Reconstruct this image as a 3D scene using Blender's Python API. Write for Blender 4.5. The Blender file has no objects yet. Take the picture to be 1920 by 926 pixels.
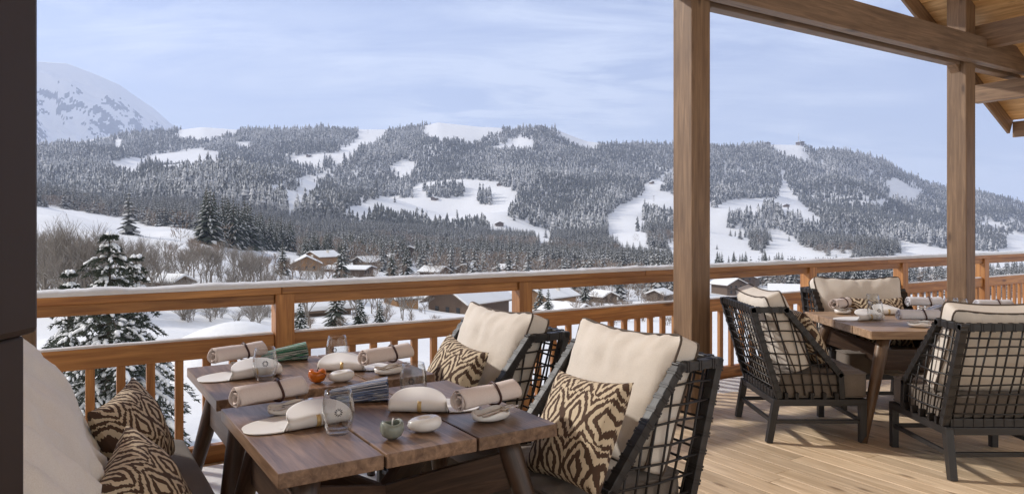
import bpy, math, random
import numpy as np
from mathutils import Vector, Matrix, Euler, noise
random.seed(7); rng = np.random.default_rng(7)
R = math.radians
C = bpy.context.scene.collection
sc = bpy.context.scene

# ------------------------------------------------------------------ camera, world, sun
F, HZ, EYE = 1347.0, 422.0, 1.45          # focal length (px of a 1920 px wide frame), horizon row, eye height
cam = bpy.data.objects.new('camera', bpy.data.cameras.new('camera')); C.objects.link(cam)
cam.location = (0, 0, EYE); cam.rotation_euler = (R(90), 0, 0)
cam.data.sensor_fit = 'HORIZONTAL'; cam.data.sensor_width = 36; cam.data.lens = 36 * F / 1920
cam.data.shift_y = -(463 - HZ) / 1920
cam.data.clip_start = 0.05; cam.data.clip_end = 40000
sc.camera = cam
SUN = Vector((-.94, .33, 0)).normalized() * math.cos(R(31)); SUN.z = math.sin(R(31))
world = bpy.data.worlds.new('World'); sc.world = world; world.use_nodes = True
def build_world():
    nt = world.node_tree; N = nt.nodes; L = nt.links; N.clear()
    out = N.new('ShaderNodeOutputWorld'); bg = N.new('ShaderNodeBackground'); bg.inputs[1].default_value = 0.10
    sky = N.new('ShaderNodeTexSky'); sky.sky_type = 'NISHITA'; sky.sun_disc = False
    sky.sun_elevation = R(31); sky.sun_rotation = math.atan2(SUN.x, SUN.y)
    sky.altitude = 1200; sky.air_density = 1.0; sky.dust_density = 0.6; sky.ozone_density = 2.2
    tc = N.new('ShaderNodeTexCoord'); sep = N.new('ShaderNodeSeparateXYZ'); L.new(tc.outputs['Generated'], sep.inputs[0])
    # project the view direction on a high flat sheet so that the cirrus foreshortens
    ad = N.new('ShaderNodeMath'); ad.operation = 'ADD'; ad.inputs[1].default_value = .16; L.new(sep.outputs[2], ad.inputs[0])
    mx = N.new('ShaderNodeMath'); mx.operation = 'MAXIMUM'; mx.inputs[1].default_value = .03; L.new(ad.outputs[0], mx.inputs[0])
    dx = N.new('ShaderNodeMath'); dx.operation = 'DIVIDE'; L.new(sep.outputs[0], dx.inputs[0]); L.new(mx.outputs[0], dx.inputs[1])
    dy = N.new('ShaderNodeMath'); dy.operation = 'DIVIDE'; L.new(sep.outputs[1], dy.inputs[0]); L.new(mx.outputs[0], dy.inputs[1])
    cb = N.new('ShaderNodeCombineXYZ'); L.new(dx.outputs[0], cb.inputs[0]); L.new(dy.outputs[0], cb.inputs[1])
    mp = N.new('ShaderNodeMapping'); mp.inputs['Rotation'].default_value = (0, 0, R(-28)); mp.inputs['Scale'].default_value = (.8, 2.1, 1)
    L.new(cb.outputs[0], mp.inputs[0])
    n1 = N.new('ShaderNodeTexNoise'); n1.inputs['Scale'].default_value = 1.5; n1.inputs['Detail'].default_value = 9; n1.inputs['Roughness'].default_value = .66; n1.inputs['Distortion'].default_value = .5
    L.new(mp.outputs[0], n1.inputs['Vector'])
    n2 = N.new('ShaderNodeTexNoise'); n2.inputs['Scale'].default_value = .55; n2.inputs['Detail'].default_value = 3; L.new(cb.outputs[0], n2.inputs['Vector'])
    r1 = N.new('ShaderNodeMapRange'); r1.inputs[1].default_value = .40; r1.inputs[2].default_value = .72; L.new(n1.outputs[0], r1.inputs[0])
    r2 = N.new('ShaderNodeMapRange'); r2.inputs[1].default_value = .38; r2.inputs[2].default_value = .62; L.new(n2.outputs[0], r2.inputs[0])
    ml = N.new('ShaderNodeMath'); ml.operation = 'MULTIPLY'; L.new(r1.outputs[0], ml.inputs[0]); L.new(r2.outputs[0], ml.inputs[1])
    m2 = N.new('ShaderNodeMath'); m2.operation = 'MULTIPLY_ADD'; m2.inputs[1].default_value = CLOUD_AND_FILL[1]; m2.inputs[2].default_value = CLOUD_AND_FILL[0]; L.new(ml.outputs[0], m2.inputs[0])
    # added fill: unseen sky behind the camera brightened to light the shaded terrace
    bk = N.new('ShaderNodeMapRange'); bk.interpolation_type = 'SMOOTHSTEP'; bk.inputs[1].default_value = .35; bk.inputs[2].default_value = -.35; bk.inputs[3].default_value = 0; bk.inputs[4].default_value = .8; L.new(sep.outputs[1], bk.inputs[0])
    # pale band towards the horizon
    hz = N.new('ShaderNodeMapRange'); hz.inputs[1].default_value = .30; hz.inputs[2].default_value = .08; hz.inputs[3].default_value = 0; hz.inputs[4].default_value = .62; L.new(sep.outputs[2], hz.inputs[0])
    m3 = N.new('ShaderNodeMath'); m3.operation = 'ADD'; L.new(m2.outputs[0], m3.inputs[0]); L.new(hz.outputs[0], m3.inputs[1])
    tint = N.new('ShaderNodeMix'); tint.data_type = 'RGBA'; tint.blend_type = 'MULTIPLY'; tint.inputs[0].default_value = 1; tint.inputs[7].default_value = CLOUD_AND_FILL[3]; L.new(sky.outputs[0], tint.inputs[6])
    mix = N.new('ShaderNodeMix'); mix.data_type = 'RGBA'; mix.inputs[7].default_value = CLOUD_AND_FILL[2]
    L.new(m3.outputs[0], mix.inputs[0]); L.new(tint.outputs[2], mix.inputs[6])
    mixb = N.new('ShaderNodeMix'); mixb.data_type = 'RGBA'; mixb.inputs[7].default_value = CLOUD_AND_FILL[4]; L.new(bk.outputs[0], mixb.inputs[0]); L.new(mix.outputs[2], mixb.inputs[6])
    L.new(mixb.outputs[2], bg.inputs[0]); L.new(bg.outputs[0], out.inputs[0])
CLOUD_AND_FILL = (.03, 2.0, (5.4, 5.85, 6.3, 1), (.455, .495, .615, 1), (8.2, 7.8, 7.2, 1))      # thin veil, cirrus gain, cloud radiance, sky tint, added fill behind the camera
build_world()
sd = bpy.data.lights.new('sun', 'SUN'); sd.energy = 4.1; sd.angle = R(2.5); sd.color = (1, .94, .86)
sun = bpy.data.objects.new('sun', sd); C.objects.link(sun); sun.rotation_euler = SUN.to_track_quat('Z', 'Y').to_euler()
sc.view_settings.view_transform = 'Standard'; sc.view_settings.look = 'None'; sc.view_settings.gamma = 1
sc.view_settings.exposure = 0.62
sc.render.engine = 'CYCLES'
sc.cycles.use_denoising = True
sc.cycles.max_bounces = 10; sc.cycles.diffuse_bounces = 4; sc.cycles.transparent_max_bounces = 16; sc.cycles.volume_bounces = 1
sc.cycles.caustics_reflective = False; sc.cycles.caustics_refractive = False

# ------------------------------------------------------------------ helpers
A = R(32.25); CU, SU = math.cos(A), math.sin(A)
def W(u, v, z=0.0): return Vector((CU * u - SU * v, SU * u + CU * v, z))    # rail frame: u along the rail, v outwards
def uv_of(x, y): return (CU * x + SU * y, -SU * x + CU * y)
def at(px, py, z):
    Y = F * (EYE - z) / (py - HZ); return Vector(((px - 960) / F * Y, Y, z))
def rail_u(px, v):
    k = (px - 960) / F; Y = v / (-SU * k + CU); return CU * k * Y + SU * Y

class MB:
    """collects shapes for ONE mesh object"""
    def __init__(s): s.v = []; s.f = []; s.m = []; s.sm = []; s.g = []; s.r = []
    def add(s, vs, fs, m=0, smooth=False, g=None, r=None):
        o = len(s.v); s.v += [tuple(p) for p in vs]; s.f += [tuple(i + o for i in f) for f in fs]
        s.m += [m] * len(fs); s.sm += [smooth] * len(fs)
        s.g += [tuple(p) for p in (g if g is not None else vs)]
        s.r += [random.random() if r is None else r] * len(vs); return s
    def bar(s, p0, p1, w, h, up=(0, 0, 1), m=0, w1=None, h1=None, r=None):
        p0 = Vector(p0); p1 = Vector(p1); d = p1 - p0; ln = d.length; d.normalize(); up = Vector(up)
        sd_ = d.cross(up)
        if sd_.length < 1e-4: sd_ = d.cross(Vector((1, 0, 0)))
        sd_.normalize(); up = sd_.cross(d).normalized(); w1 = w if w1 is None else w1; h1 = h if h1 is None else h1
        vs = []; g = []; o = random.random() * 40
        for (p, ww, hh, t) in ((p0, w, h, 0), (p1, w1, h1, ln)):
            for (a, b) in ((-1, -1), (1, -1), (1, 1), (-1, 1)):
                vs.append(p + sd_ * a * ww / 2 + up * b * hh / 2); g.append((t + o, a * ww / 2 + o * .37, b * hh / 2 + o * .61))
        return s.add(vs, [(0, 1, 2, 3), (7, 6, 5, 4), (0, 4, 5, 1), (1, 5, 6, 2), (2, 6, 7, 3), (3, 7, 4, 0)], m, False, g, r)
    def tube(s, pts, rad, n=6, m=0, smooth=True, cap=True, closed=False):
        pts = [Vector(p) for p in pts]; k = len(pts); rads = rad if hasattr(rad, '__len__') else [rad] * k
        vs = []; g = []; o = random.random() * 30; prev = None; acc = 0
        for i, p in enumerate(pts):
            if closed: t = pts[(i + 1) % k] - pts[i - 1]
            else: t = pts[min(i + 1, k - 1)] - pts[max(i - 1, 0)]
            t.normalize()
            if prev is None:
                a = t.cross(Vector((0, 0, 1)))
                if a.length < .05: a = t.cross(Vector((1, 0, 0)))
            else: a = prev - t * prev.dot(t)
            a.normalize(); prev = a; b = t.cross(a)
            if i: acc += (p - pts[i - 1]).length
            for j in range(n):
                q = 2 * math.pi * j / n; vs.append(p + (a * math.cos(q) + b * math.sin(q)) * rads[i]); g.append((acc + o, math.cos(q) * rads[i] + o * .3, math.sin(q) * rads[i]))
        fs = []
        for i in range(k if closed else k - 1):
            i2 = (i + 1) % k
            for j in range(n): j2 = (j + 1) % n; fs.append((i * n + j, i * n + j2, i2 * n + j2, i2 * n + j))
        if cap and not closed: fs.append(tuple(range(n))[::-1]); fs.append(tuple((k - 1) * n + j for j in range(n)))
        return s.add(vs, fs, m, smooth, g)
    def grid(s, fn, nu, nv, m=0, smooth=True, cu=False, cv=False):
        vs = [fn(i / nu, j / nv) for i in range(nu + (not cu)) for j in range(nv + (not cv))]
        a = nu + (not cu); b = nv + (not cv)
        fs = [(i * b + j, ((i + 1) % a) * b + j, ((i + 1) % a) * b + (j + 1) % b, i * b + (j + 1) % b) for i in range(nu) for j in range(nv)]
        return s.add(vs, fs, m, smooth)
    def lathe(s, prof, n=28, m=0, sx=1, sy=1, fn=None):
        vs = []
        for (r, z) in prof:
            for j in range(n):
                q = 2 * math.pi * j / n; p = Vector((r * math.cos(q) * sx, r * math.sin(q) * sy, z)); vs.append(fn(p) if fn else p)
        k = len(prof); fs = [(i * n + j, i * n + (j + 1) % n, (i + 1) * n + (j + 1) % n, (i + 1) * n + j) for i in range(k - 1) for j in range(n)]
        return s.add(vs, fs, m, True)
    def build(s, name, mats, parent=None, bevel=0, loc=None, solid=0):
        me = bpy.data.meshes.new(name); me.from_pydata(s.v, [], s.f)
        for mt in (mats if isinstance(mats, (list, tuple)) else [mats]): me.materials.append(mt)
        me.polygons.foreach_set('material_index', s.m); me.polygons.foreach_set('use_smooth', s.sm)
        a = me.attributes.new('gc', 'FLOAT_VECTOR', 'POINT'); a.data.foreach_set('vector', np.array(s.g, dtype=np.float32).ravel())
        a = me.attributes.new('rnd', 'FLOAT', 'POINT'); a.data.foreach_set('value', np.array(s.r, dtype=np.float32))
        me.update()
        o = bpy.data.objects.new(name, me); C.objects.link(o)
        if parent: o.parent = parent
        if loc is not None: o.location = loc
        if solid: md = o.modifiers.new('solidify', 'SOLIDIFY'); md.thickness = solid; md.offset = 0
        if bevel: md = o.modifiers.new('bevel', 'BEVEL'); md.width = bevel; md.segments = 2; md.limit_method = 'ANGLE'
        return o
def tag(o, label=None, cat=None, group=None, kind=None):
    for k, v in (('label', label), ('category', cat), ('group', group), ('kind', kind)):
        if v: o[k] = v
    return o
def empty(name, loc=(0, 0, 0), rz=0, label=None, cat=None, group=None):
    o = bpy.data.objects.new(name, None); C.objects.link(o); o.location = loc; o.rotation_euler = (0, 0, rz); o.empty_display_size = .1
    return tag(o, label, cat, group)
KIDS = {}
def copy_tree(o, parent=None):
    c = o.copy(); C.objects.link(c)
    if parent: c.parent = parent
    for ch in [x for x in o.children]: copy_tree(ch, c)
    return c
def fbm(x, y, z=0, o=4): return noise.fractal(Vector((x, y, z)), 1.0, 2.0, o)

# ------------------------------------------------------------------ materials
def mat(name, col=(.5, .5, .5), rough=.6, **kw):
    m = bpy.data.materials.new(name); m.use_nodes = True; b = m.node_tree.nodes['Principled BSDF']
    b.inputs['Base Color'].default_value = (*col, 1); b.inputs['Roughness'].default_value = rough
    for k, v in kw.items(): b.inputs[k].default_value = v
    return m
def nodes(m): nt = m.node_tree; return nt.nodes, nt.links, nt.nodes['Principled BSDF']
def ramp(N, stops):
    r = N.new('ShaderNodeValToRGB'); e = r.color_ramp.elements
    while len(e) < len(stops): e.new(.5)
    for q, (p, c) in zip(e, stops): q.position = p; q.color = (*c, 1)
    return r
def wood(name, dark, light, rough=.55, scale=1.0, var=.35, knots=0, bump=.15, streak=18):
    """grain runs along each piece ('gc' holds its own long axis), tone varies from piece to piece ('rnd')"""
    m = mat(name, light, rough); N, L, b = nodes(m)
    g = N.new('ShaderNodeAttribute'); g.attribute_name = 'gc'
    mp = N.new('ShaderNodeMapping'); mp.inputs['Scale'].default_value = (1.1 * scale, streak * scale, streak * scale); L.new(g.outputs['Vector'], mp.inputs[0])
    n = N.new('ShaderNodeTexNoise'); n.inputs['Scale'].default_value = 2.2; n.inputs['Detail'].default_value = 8; n.inputs['Roughness'].default_value = .62; n.inputs['Distortion'].default_value = .7
    L.new(mp.outputs[0], n.inputs['Vector'])
    r = ramp(N, [(.32, dark), (.5, [.55 * a + .45 * c for a, c in zip(dark, light)]), (.68, light)]); L.new(n.outputs[0], r.inputs[0])
    col = r.outputs[0]
    n2 = N.new('ShaderNodeTexNoise'); n2.inputs['Scale'].default_value = 2.5; n2.inputs['Detail'].default_value = 4; L.new(g.outputs['Vector'], n2.inputs['Vector'])
    at_ = N.new('ShaderNodeAttribute'); at_.attribute_name = 'rnd'
    av = N.new('ShaderNodeMath'); av.operation = 'MULTIPLY_ADD'; av.inputs[1].default_value = .5; L.new(at_.outputs['Fac'], av.inputs[0]); 
    hf = N.new('ShaderNodeMath'); hf.operation = 'MULTIPLY'; hf.inputs[1].default_value = .5; L.new(n2.outputs[0], hf.inputs[0]); L.new(hf.outputs[0], av.inputs[2])
    mr = N.new('ShaderNodeMapRange'); mr.inputs[1].default_value = .2; mr.inputs[2].default_value = .8; mr.inputs[3].default_value = 1 - var; mr.inputs[4].default_value = 1 + var * .6; L.new(av.outputs[0], mr.inputs[0])
    mu = N.new('ShaderNodeVectorMath'); mu.operation = 'SCALE'; L.new(col, mu.inputs[0]); L.new(mr.outputs[0], mu.inputs['Scale']); col = mu.outputs[0]
    if knots:
        mk = N.new('ShaderNodeMapping'); mk.inputs['Scale'].default_value = (2.2, 7, 7); L.new(g.outputs['Vector'], mk.inputs[0])
        vo = N.new('ShaderNodeTexVoronoi'); vo.inputs['Scale'].default_value = knots; L.new(mk.outputs[0], vo.inputs['Vector'])
        kr = N.new('ShaderNodeMapRange'); kr.inputs[1].default_value = .06; kr.inputs[2].default_value = .17; kr.inputs[3].default_value = .75; kr.inputs[4].default_value = 0; L.new(vo.outputs['Distance'], kr.inputs[0])
        mx = N.new('ShaderNodeMix'); mx.data_type = 'RGBA'; mx.inputs[7].default_value = (dark[0] * .35, dark[1] * .3, dark[2] * .28, 1)
        L.new(kr.outputs[0], mx.inputs[0]); L.new(col, mx.inputs[6]); col = mx.outputs[2]
    L.new(col, b.inputs['Base Color'])
    bp = N.new('ShaderNodeBump'); bp.inputs['Strength'].default_value = bump; bp.inputs['Distance'].default_value = .01; L.new(n.outputs[0], bp.inputs['Height']); L.new(bp.outputs[0], b.inputs['Normal'])
    return m
def cloth(name, col, col2=None, weave=420, bump=.35, rough=.95):
    m = mat(name, col, rough); N, L, b = nodes(m); b.inputs['Sheen Weight'].default_value = .15
    tc = N.new('ShaderNodeTexCoord')
    n = N.new('ShaderNodeTexNoise'); n.inputs['Scale'].default_value = weave; n.inputs['Detail'].default_value = 2; L.new(tc.outputs['Object'], n.inputs['Vector'])
    n2 = N.new('ShaderNodeTexNoise'); n2.inputs['Scale'].default_value = 6; n2.inputs['Detail'].default_value = 5; L.new(tc.outputs['Object'], n2.inputs['Vector'])
    ad = N.new('ShaderNodeMath'); ad.operation = 'MULTIPLY_ADD'; ad.inputs[1].default_value = .6; L.new(n.outputs[0], ad.inputs[0])
    h = N.new('ShaderNodeMath'); h.operation = 'MULTIPLY'; h.inputs[1].default_value = .4; L.new(n2.outputs[0], h.inputs[0]); L.new(h.outputs[0], ad.inputs[2])
    c2 = col2 or [c * .72 for c in col]
    r = ramp(N, [(.35, c2), (.62, col)]); L.new(ad.outputs[0], r.inputs[0]); L.new(r.outputs[0], b.inputs['Base Color'])
    bp = N.new('ShaderNodeBump'); bp.inputs['Strength'].default_value = bump; bp.inputs['Distance'].default_value = .003; L.new(ad.outputs[0], bp.inputs['Height']); L.new(bp.outputs[0], b.inputs['Normal'])
    return m
def speckle(name, stops, scale, rough=.8, detail=6, coord='Object', bump=0, dist=.05, vscale=(1, 1, 1)):
    m = mat(name, stops[0][1], rough); N, L, b = nodes(m); tc = N.new('ShaderNodeTexCoord')
    mp = N.new('ShaderNodeMapping'); mp.inputs['Scale'].default_value = vscale; L.new(tc.outputs[coord], mp.inputs[0])
    n = N.new('ShaderNodeTexNoise'); n.inputs['Scale'].default_value = scale; n.inputs['Detail'].default_value = detail; n.inputs['Roughness'].default_value = .6; L.new(mp.outputs[0], n.inputs['Vector'])
    r = ramp(N, stops); L.new(n.outputs[0], r.inputs[0]); L.new(r.outputs[0], b.inputs['Base Color'])
    if bump:
        bp = N.new('ShaderNodeBump'); bp.inputs['Strength'].default_value = bump; bp.inputs['Distance'].default_value = dist; L.new(n.outputs[0], bp.inputs['Height']); L.new(bp.outputs[0], b.inputs['Normal'])
    return m
def ikat(name):
    """brown ikat diamonds with feathered edges, woven in the pillow's own plane"""
    m = mat(name, (.6, .5, .36), .9); N, L, b = nodes(m); tc = N.new('ShaderNodeTexCoord')
    def math_(op, a, bb=None, c=None):
        q = N.new('ShaderNodeMath'); q.operation = op
        for i, x in enumerate((a, bb, c)):
            if x is None: continue
            if isinstance(x, (int, float)): q.inputs[i].default_value = x
            else: L.new(x, q.inputs[i])
        return q.outputs[0]
    nz = N.new('ShaderNodeTexNoise'); nz.inputs['Scale'].default_value = 9; nz.inputs['Detail'].default_value = 2; L.new(tc.outputs['Object'], nz.inputs['Vector'])
    mp = N.new('ShaderNodeMapping'); mp.inputs['Scale'].default_value = (120, 120, 10); L.new(tc.outputs['Object'], mp.inputs[0])
    fz = N.new('ShaderNodeTexNoise'); fz.inputs['Scale'].default_value = 1; fz.inputs['Detail'].default_value = 2; L.new(mp.outputs[0], fz.inputs['Vector'])
    sp = N.new('ShaderNodeSeparateXYZ'); L.new(tc.outputs['Object'], sp.inputs[0])
    x = math_('ADD', math_('MULTIPLY', sp.outputs[1], 7.4), math_('MULTIPLY', nz.outputs[0], .26))
    z = math_('ADD', math_('ADD', math_('MULTIPLY', sp.outputs[2], 5.5), math_('MULTIPLY', nz.outputs[0], .34)), math_('MULTIPLY', fz.outputs[0], .20))
    def tri(t): return math_('MULTIPLY', math_('ABSOLUTE', math_('SUBTRACT', math_('FRACT', t), .5)), 2)
    row = math_('FLOOR', z); xs = math_('ADD', x, math_('MULTIPLY', row, .5))
    d = math_('ADD', math_('MULTIPLY', tri(xs), 1.15), math_('POWER', tri(z), 1.35))
    s = math_('SINE', math_('MULTIPLY', d, 10.4))
    s2 = math_('ADD', s, math_('MULTIPLY', math_('SUBTRACT', fz.outputs[0], .5), .9))
    r = ramp(N, [(.46, (.078, .042, .025)), (.54, (.62, .51, .36))]); 
    L.new(math_('MULTIPLY_ADD', s2, .5, .47), r.inputs[0]); L.new(r.outputs[0], b.inputs['Base Color'])
    return m
M = {}
M['post'] = wood('weathered_post_wood', (.155, .088, .047), (.315, .195, .108), .6, .8, .22, 1.0, .12)
M['roofboard'] = wood('pine_ceiling_boards', (.52, .28, .10), (.86, .56, .27), .55, .9, .3, 1.3, .1, 14)
M['rail'] = wood('larch_rail_wood', (.29, .115, .036), (.58, .275, .085), .5, .8, .28, .9, .12)
M['deck'] = wood('pale_deck_boards', (.52, .38, .235), (.83, .655, .46), .5, .7, .26, 1.1, .2, 16)
M['table'] = wood('dark_walnut_table', (.115, .062, .037), (.33, .205, .128), .32, 1.2, .3, 0, .2, 14)
M['table_light'] = wood('oiled_oak_table', (.22, .13, .075), (.50, .34, .21), .38, 1.2, .25, 0, .15, 14)
M['table_dark'] = wood('dark_walnut_legs', (.045, .026, .018), (.125, .075, .05), .4, 1.2, .3, 0, .2, 14)
M['oak_dark'] = wood('dark_oak_legs', (.11, .062, .034), (.25, .15, .085), .4, 1.2, .3, 0, .2, 14)
M['beam'] = wood('dark_beam_wood', (.13, .082, .052), (.27, .178, .115), .6, .8, .18, .55, .12)
M['chair'] = wood('charcoal_stained_wood', (.012, .011, .011), (.032, .029, .029), .42, 1.5, .25, 0, .12)
M['strap'] = mat('dark_leather_strap', (.016, .013, .012), .5)
M['linen'] = cloth('beige_linen', (.74, .675, .595), (.60, .54, .47))
M['linen_pale'] = cloth('cream_linen', (.93, .88, .78), (.83, .76, .64), 300)
M['piping'] = mat('dark_taupe_piping', (.09, .066, .05), .8)
M['seat'] = cloth('grey_brown_woven_seat', (.20, .165, .135), (.115, .093, .075), 520)
M['ikat'] = ikat('ikat_pillow')
def snow_mat():
    m = mat('snow', (.74, .74, .745), .6); N, L, b = nodes(m); tc = N.new('ShaderNodeTexCoord')
    n = N.new('ShaderNodeTexNoise'); n.inputs['Scale'].default_value = .22; n.inputs['Detail'].default_value = 10; n.inputs['Roughness'].default_value = .6; L.new(tc.outputs['Object'], n.inputs['Vector'])
    bp = N.new('ShaderNodeBump'); bp.inputs['Strength'].default_value = .35; bp.inputs['Distance'].default_value = .8; L.new(n.outputs[0], bp.inputs['Height']); L.new(bp.outputs[0], b.inputs['Normal'])
    return m
M['snow'] = snow_mat()
M['snow_soft'] = speckle('fresh_snow', [(.3, (.72, .73, .745)), (.7, (.80, .80, .80))], 14, .6, 6, 'Object', .35, .02)
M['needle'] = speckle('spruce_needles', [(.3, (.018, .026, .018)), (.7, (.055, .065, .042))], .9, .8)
M['needle_far'] = speckle('hazed_frosted_needles', [(.35, (.062, .068, .066)), (.65, (.125, .128, .124))], .02, .9)  # frosted needles, lightened to put distance haze into the colour
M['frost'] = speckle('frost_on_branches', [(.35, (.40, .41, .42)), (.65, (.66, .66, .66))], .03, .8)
M['frost_far'] = speckle('hazed_frost_far_trees', [(.35, (.33, .34, .35)), (.65, (.52, .52, .53))], .02, .9)  # frost darkened: the low contrast of haze is put into its colour
M['bark'] = speckle('spruce_bark', [(.3, (.05, .037, .028)), (.7, (.12, .09, .07))], 6, .9)
M['twig'] = speckle('bare_twigs', [(.3, (.14, .118, .10)), (.7, (.32, .285, .25))], 2.0, .9)
M['twig_brown'] = speckle('russet_bare_twigs', [(.3, (.115, .080, .056)), (.7, (.28, .205, .148))], 2.0, .9)
M['rock'] = speckle('rock_face', [(.35, (.03, .034, .042)), (.65, (.15, .16, .18))], .05, .9)
M['porcelain'] = mat('white_porcelain', (.86, .84, .81), .22, **{'Coat Weight': .3})
M['bisque'] = mat('matt_white_porcelain', (.86, .84, .81), .5)
M['gold'] = mat('gold_band', (.62, .44, .20), .4, Metallic=.3)
M['napkin'] = cloth('blush_linen_napkin', (.80, .70, .65), (.68, .58, .53), 500, .2)
M['napkin_cool'] = cloth('white_linen_napkin', (.74, .73, .76), (.62, .61, .66), 500, .2)
M['ring'] = mat('brown_leather_ring', (.055, .018, .014), .5)
M['steel'] = mat('polished_steel', (.7, .68, .66), .18, Metallic=1)
M['glass'] = mat('clear_glass', (1, 1, 1), .0, **{'Transmission Weight': 1.0, 'IOR': 1.45})
def thin_glass():
    m = M['glass']; N, L, b = nodes(m); out = N['Material Output']; tr = N.new('ShaderNodeBsdfTransparent'); tr.inputs[0].default_value = (.955, .96, .96, 1); gl = N.new('ShaderNodeBsdfGlossy'); gl.inputs['Roughness'].default_value = .02
    lw = N.new('ShaderNodeLayerWeight'); lw.inputs[0].default_value = .5; mx = N.new('ShaderNodeMixShader'); pw = N.new('ShaderNodeMath'); pw.operation = 'POWER'; pw.inputs[1].default_value = 2.2; L.new(lw.outputs['Facing'], pw.inputs[0]); ma = N.new('ShaderNodeMath'); ma.operation = 'MULTIPLY_ADD'; ma.inputs[1].default_value = .8; ma.inputs[2].default_value = .035; L.new(pw.outputs[0], ma.inputs[0]); L.new(ma.outputs[0], mx.inputs[0]); L.new(tr.outputs[0], mx.inputs[1]); L.new(gl.outputs[0], mx.inputs[2]); L.new(mx.outputs[0], out.inputs[0])
thin_glass()
M['emblem'] = mat('etched_emblem', (.02, .018, .02), .5)
M['sage'] = speckle('sage_glaze', [(.3, (.21, .235, .20)), (.7, (.30, .32, .275))], 12, .25)
M['amber'] = speckle('amber_glaze', [(.3, (.42, .085, .008)), (.7, (.70, .20, .02))], 9, .12)
M['dark'] = mat('dark_stained_wood', (.030, .018, .014), .55)
M['chalet'] = wood('chalet_larch', (.075, .048, .032), (.17, .115, .08), .8, 1, .3)
M['chalet_orange'] = wood('new_larch', (.20, .105, .045), (.36, .21, .10), .8, 1, .3)
M['chalet_white'] = mat('lime_render', (.62, .58, .52), .9)
M['pane'] = mat('dark_window_pane', (.02, .022, .026), .1)

# ------------------------------------------------------------------ terrain: one heightfield, columns by bearing, rows by depth
DS = [3, 14, 30, 60, 120, 200, 320, 500, 800, 1200, 1800, 2500, 3200]
COL = {   # picture row at which the ground of each depth shows
 0:    [0, 0, 757, 600, 500, 440, 390, 386, 372, 350, 324, 298, 272],
 300:  [0, 0, 757, 610, 520, 472, 436, 424, 398, 366, 328, 286, 247],
 600:  [0, 0, 757, 625, 562, 525, 496, 472, 448, 412, 362, 305, 242],
 900:  [0, 0, 757, 640, 600, 564, 527, 494, 464, 424, 362, 300, 242],
 1200: [0, 0, 757, 645, 602, 570, 538, 508, 480, 444, 385, 325, 270],
 1500: [0, 0, 757, 650, 612, 586, 554, 524, 497, 466, 405, 340, 278],
 1800: [0, 0, 757, 650, 622, 596, 567, 540, 510, 484, 450, 405, 352],
 2100: [0, 0, 757, 650, 625, 602, 577, 552, 524, 500, 478, 452, 425]}
RIDGE = [(-400, 290), (90, 273), (160, 265), (240, 253), (330, 244), (380, 238), (450, 244), (540, 246), (600, 240), (650, 243), (690, 243), (729, 243), (770, 240), (822, 230), (870, 235), (943, 243), (965, 247), (1000, 241), (1040, 243), (1100, 263), (1150, 268), (1260, 273), (1340, 275), (1400, 275), (1430, 270), (1501, 272), (1530, 288), (1580, 289), (1650, 300), (1700, 322), (1770, 346), (1840, 368), (1920, 386), (2000, 405), (2400, 430)]
cols = sorted(COL); lD = np.log(np.array(DS, float))
def smooth_interp(x, xs, ys):
    xs = np.asarray(xs, float); ys = np.asarray(ys, float)
    m = np.gradient(ys, xs)
    x = np.clip(x, xs[0], xs[-1]); i = np.clip(np.searchsorted(xs, x) - 1, 0, len(xs) - 2)
    h = xs[i + 1] - xs[i]; t = (x - xs[i]) / h
    return (2*t**3-3*t**2+1)*ys[i] + (t**3-2*t**2+t)*h*m[i] + (-2*t**3+3*t**2)*ys[i+1] + (t**3-t**2)*h*m[i+1]
ZT = []
for c in cols:
    y = np.array(COL[c], float); z = EYE + (HZ - y) * np.array(DS) / F; z[0] = -3.6; z[1] = -5.2; ZT.append(z)
ZT = np.array(ZT)
def rand_waves(n, lo, hi, seed):
    r = np.random.default_rng(seed); out = []
    for _ in range(n):
        wl = math.exp(r.uniform(math.log(lo), math.log(hi))); th = r.uniform(0, math.pi); out.append((2*math.pi/wl*math.cos(th), 2*math.pi/wl*math.sin(th), r.uniform(0, 6.28), wl))
    return out
BIG = rand_waves(10, 330, 1100, 3) + rand_waves(9, 130, 320, 9); SMALL = rand_waves(14, 18, 90, 5)
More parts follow.
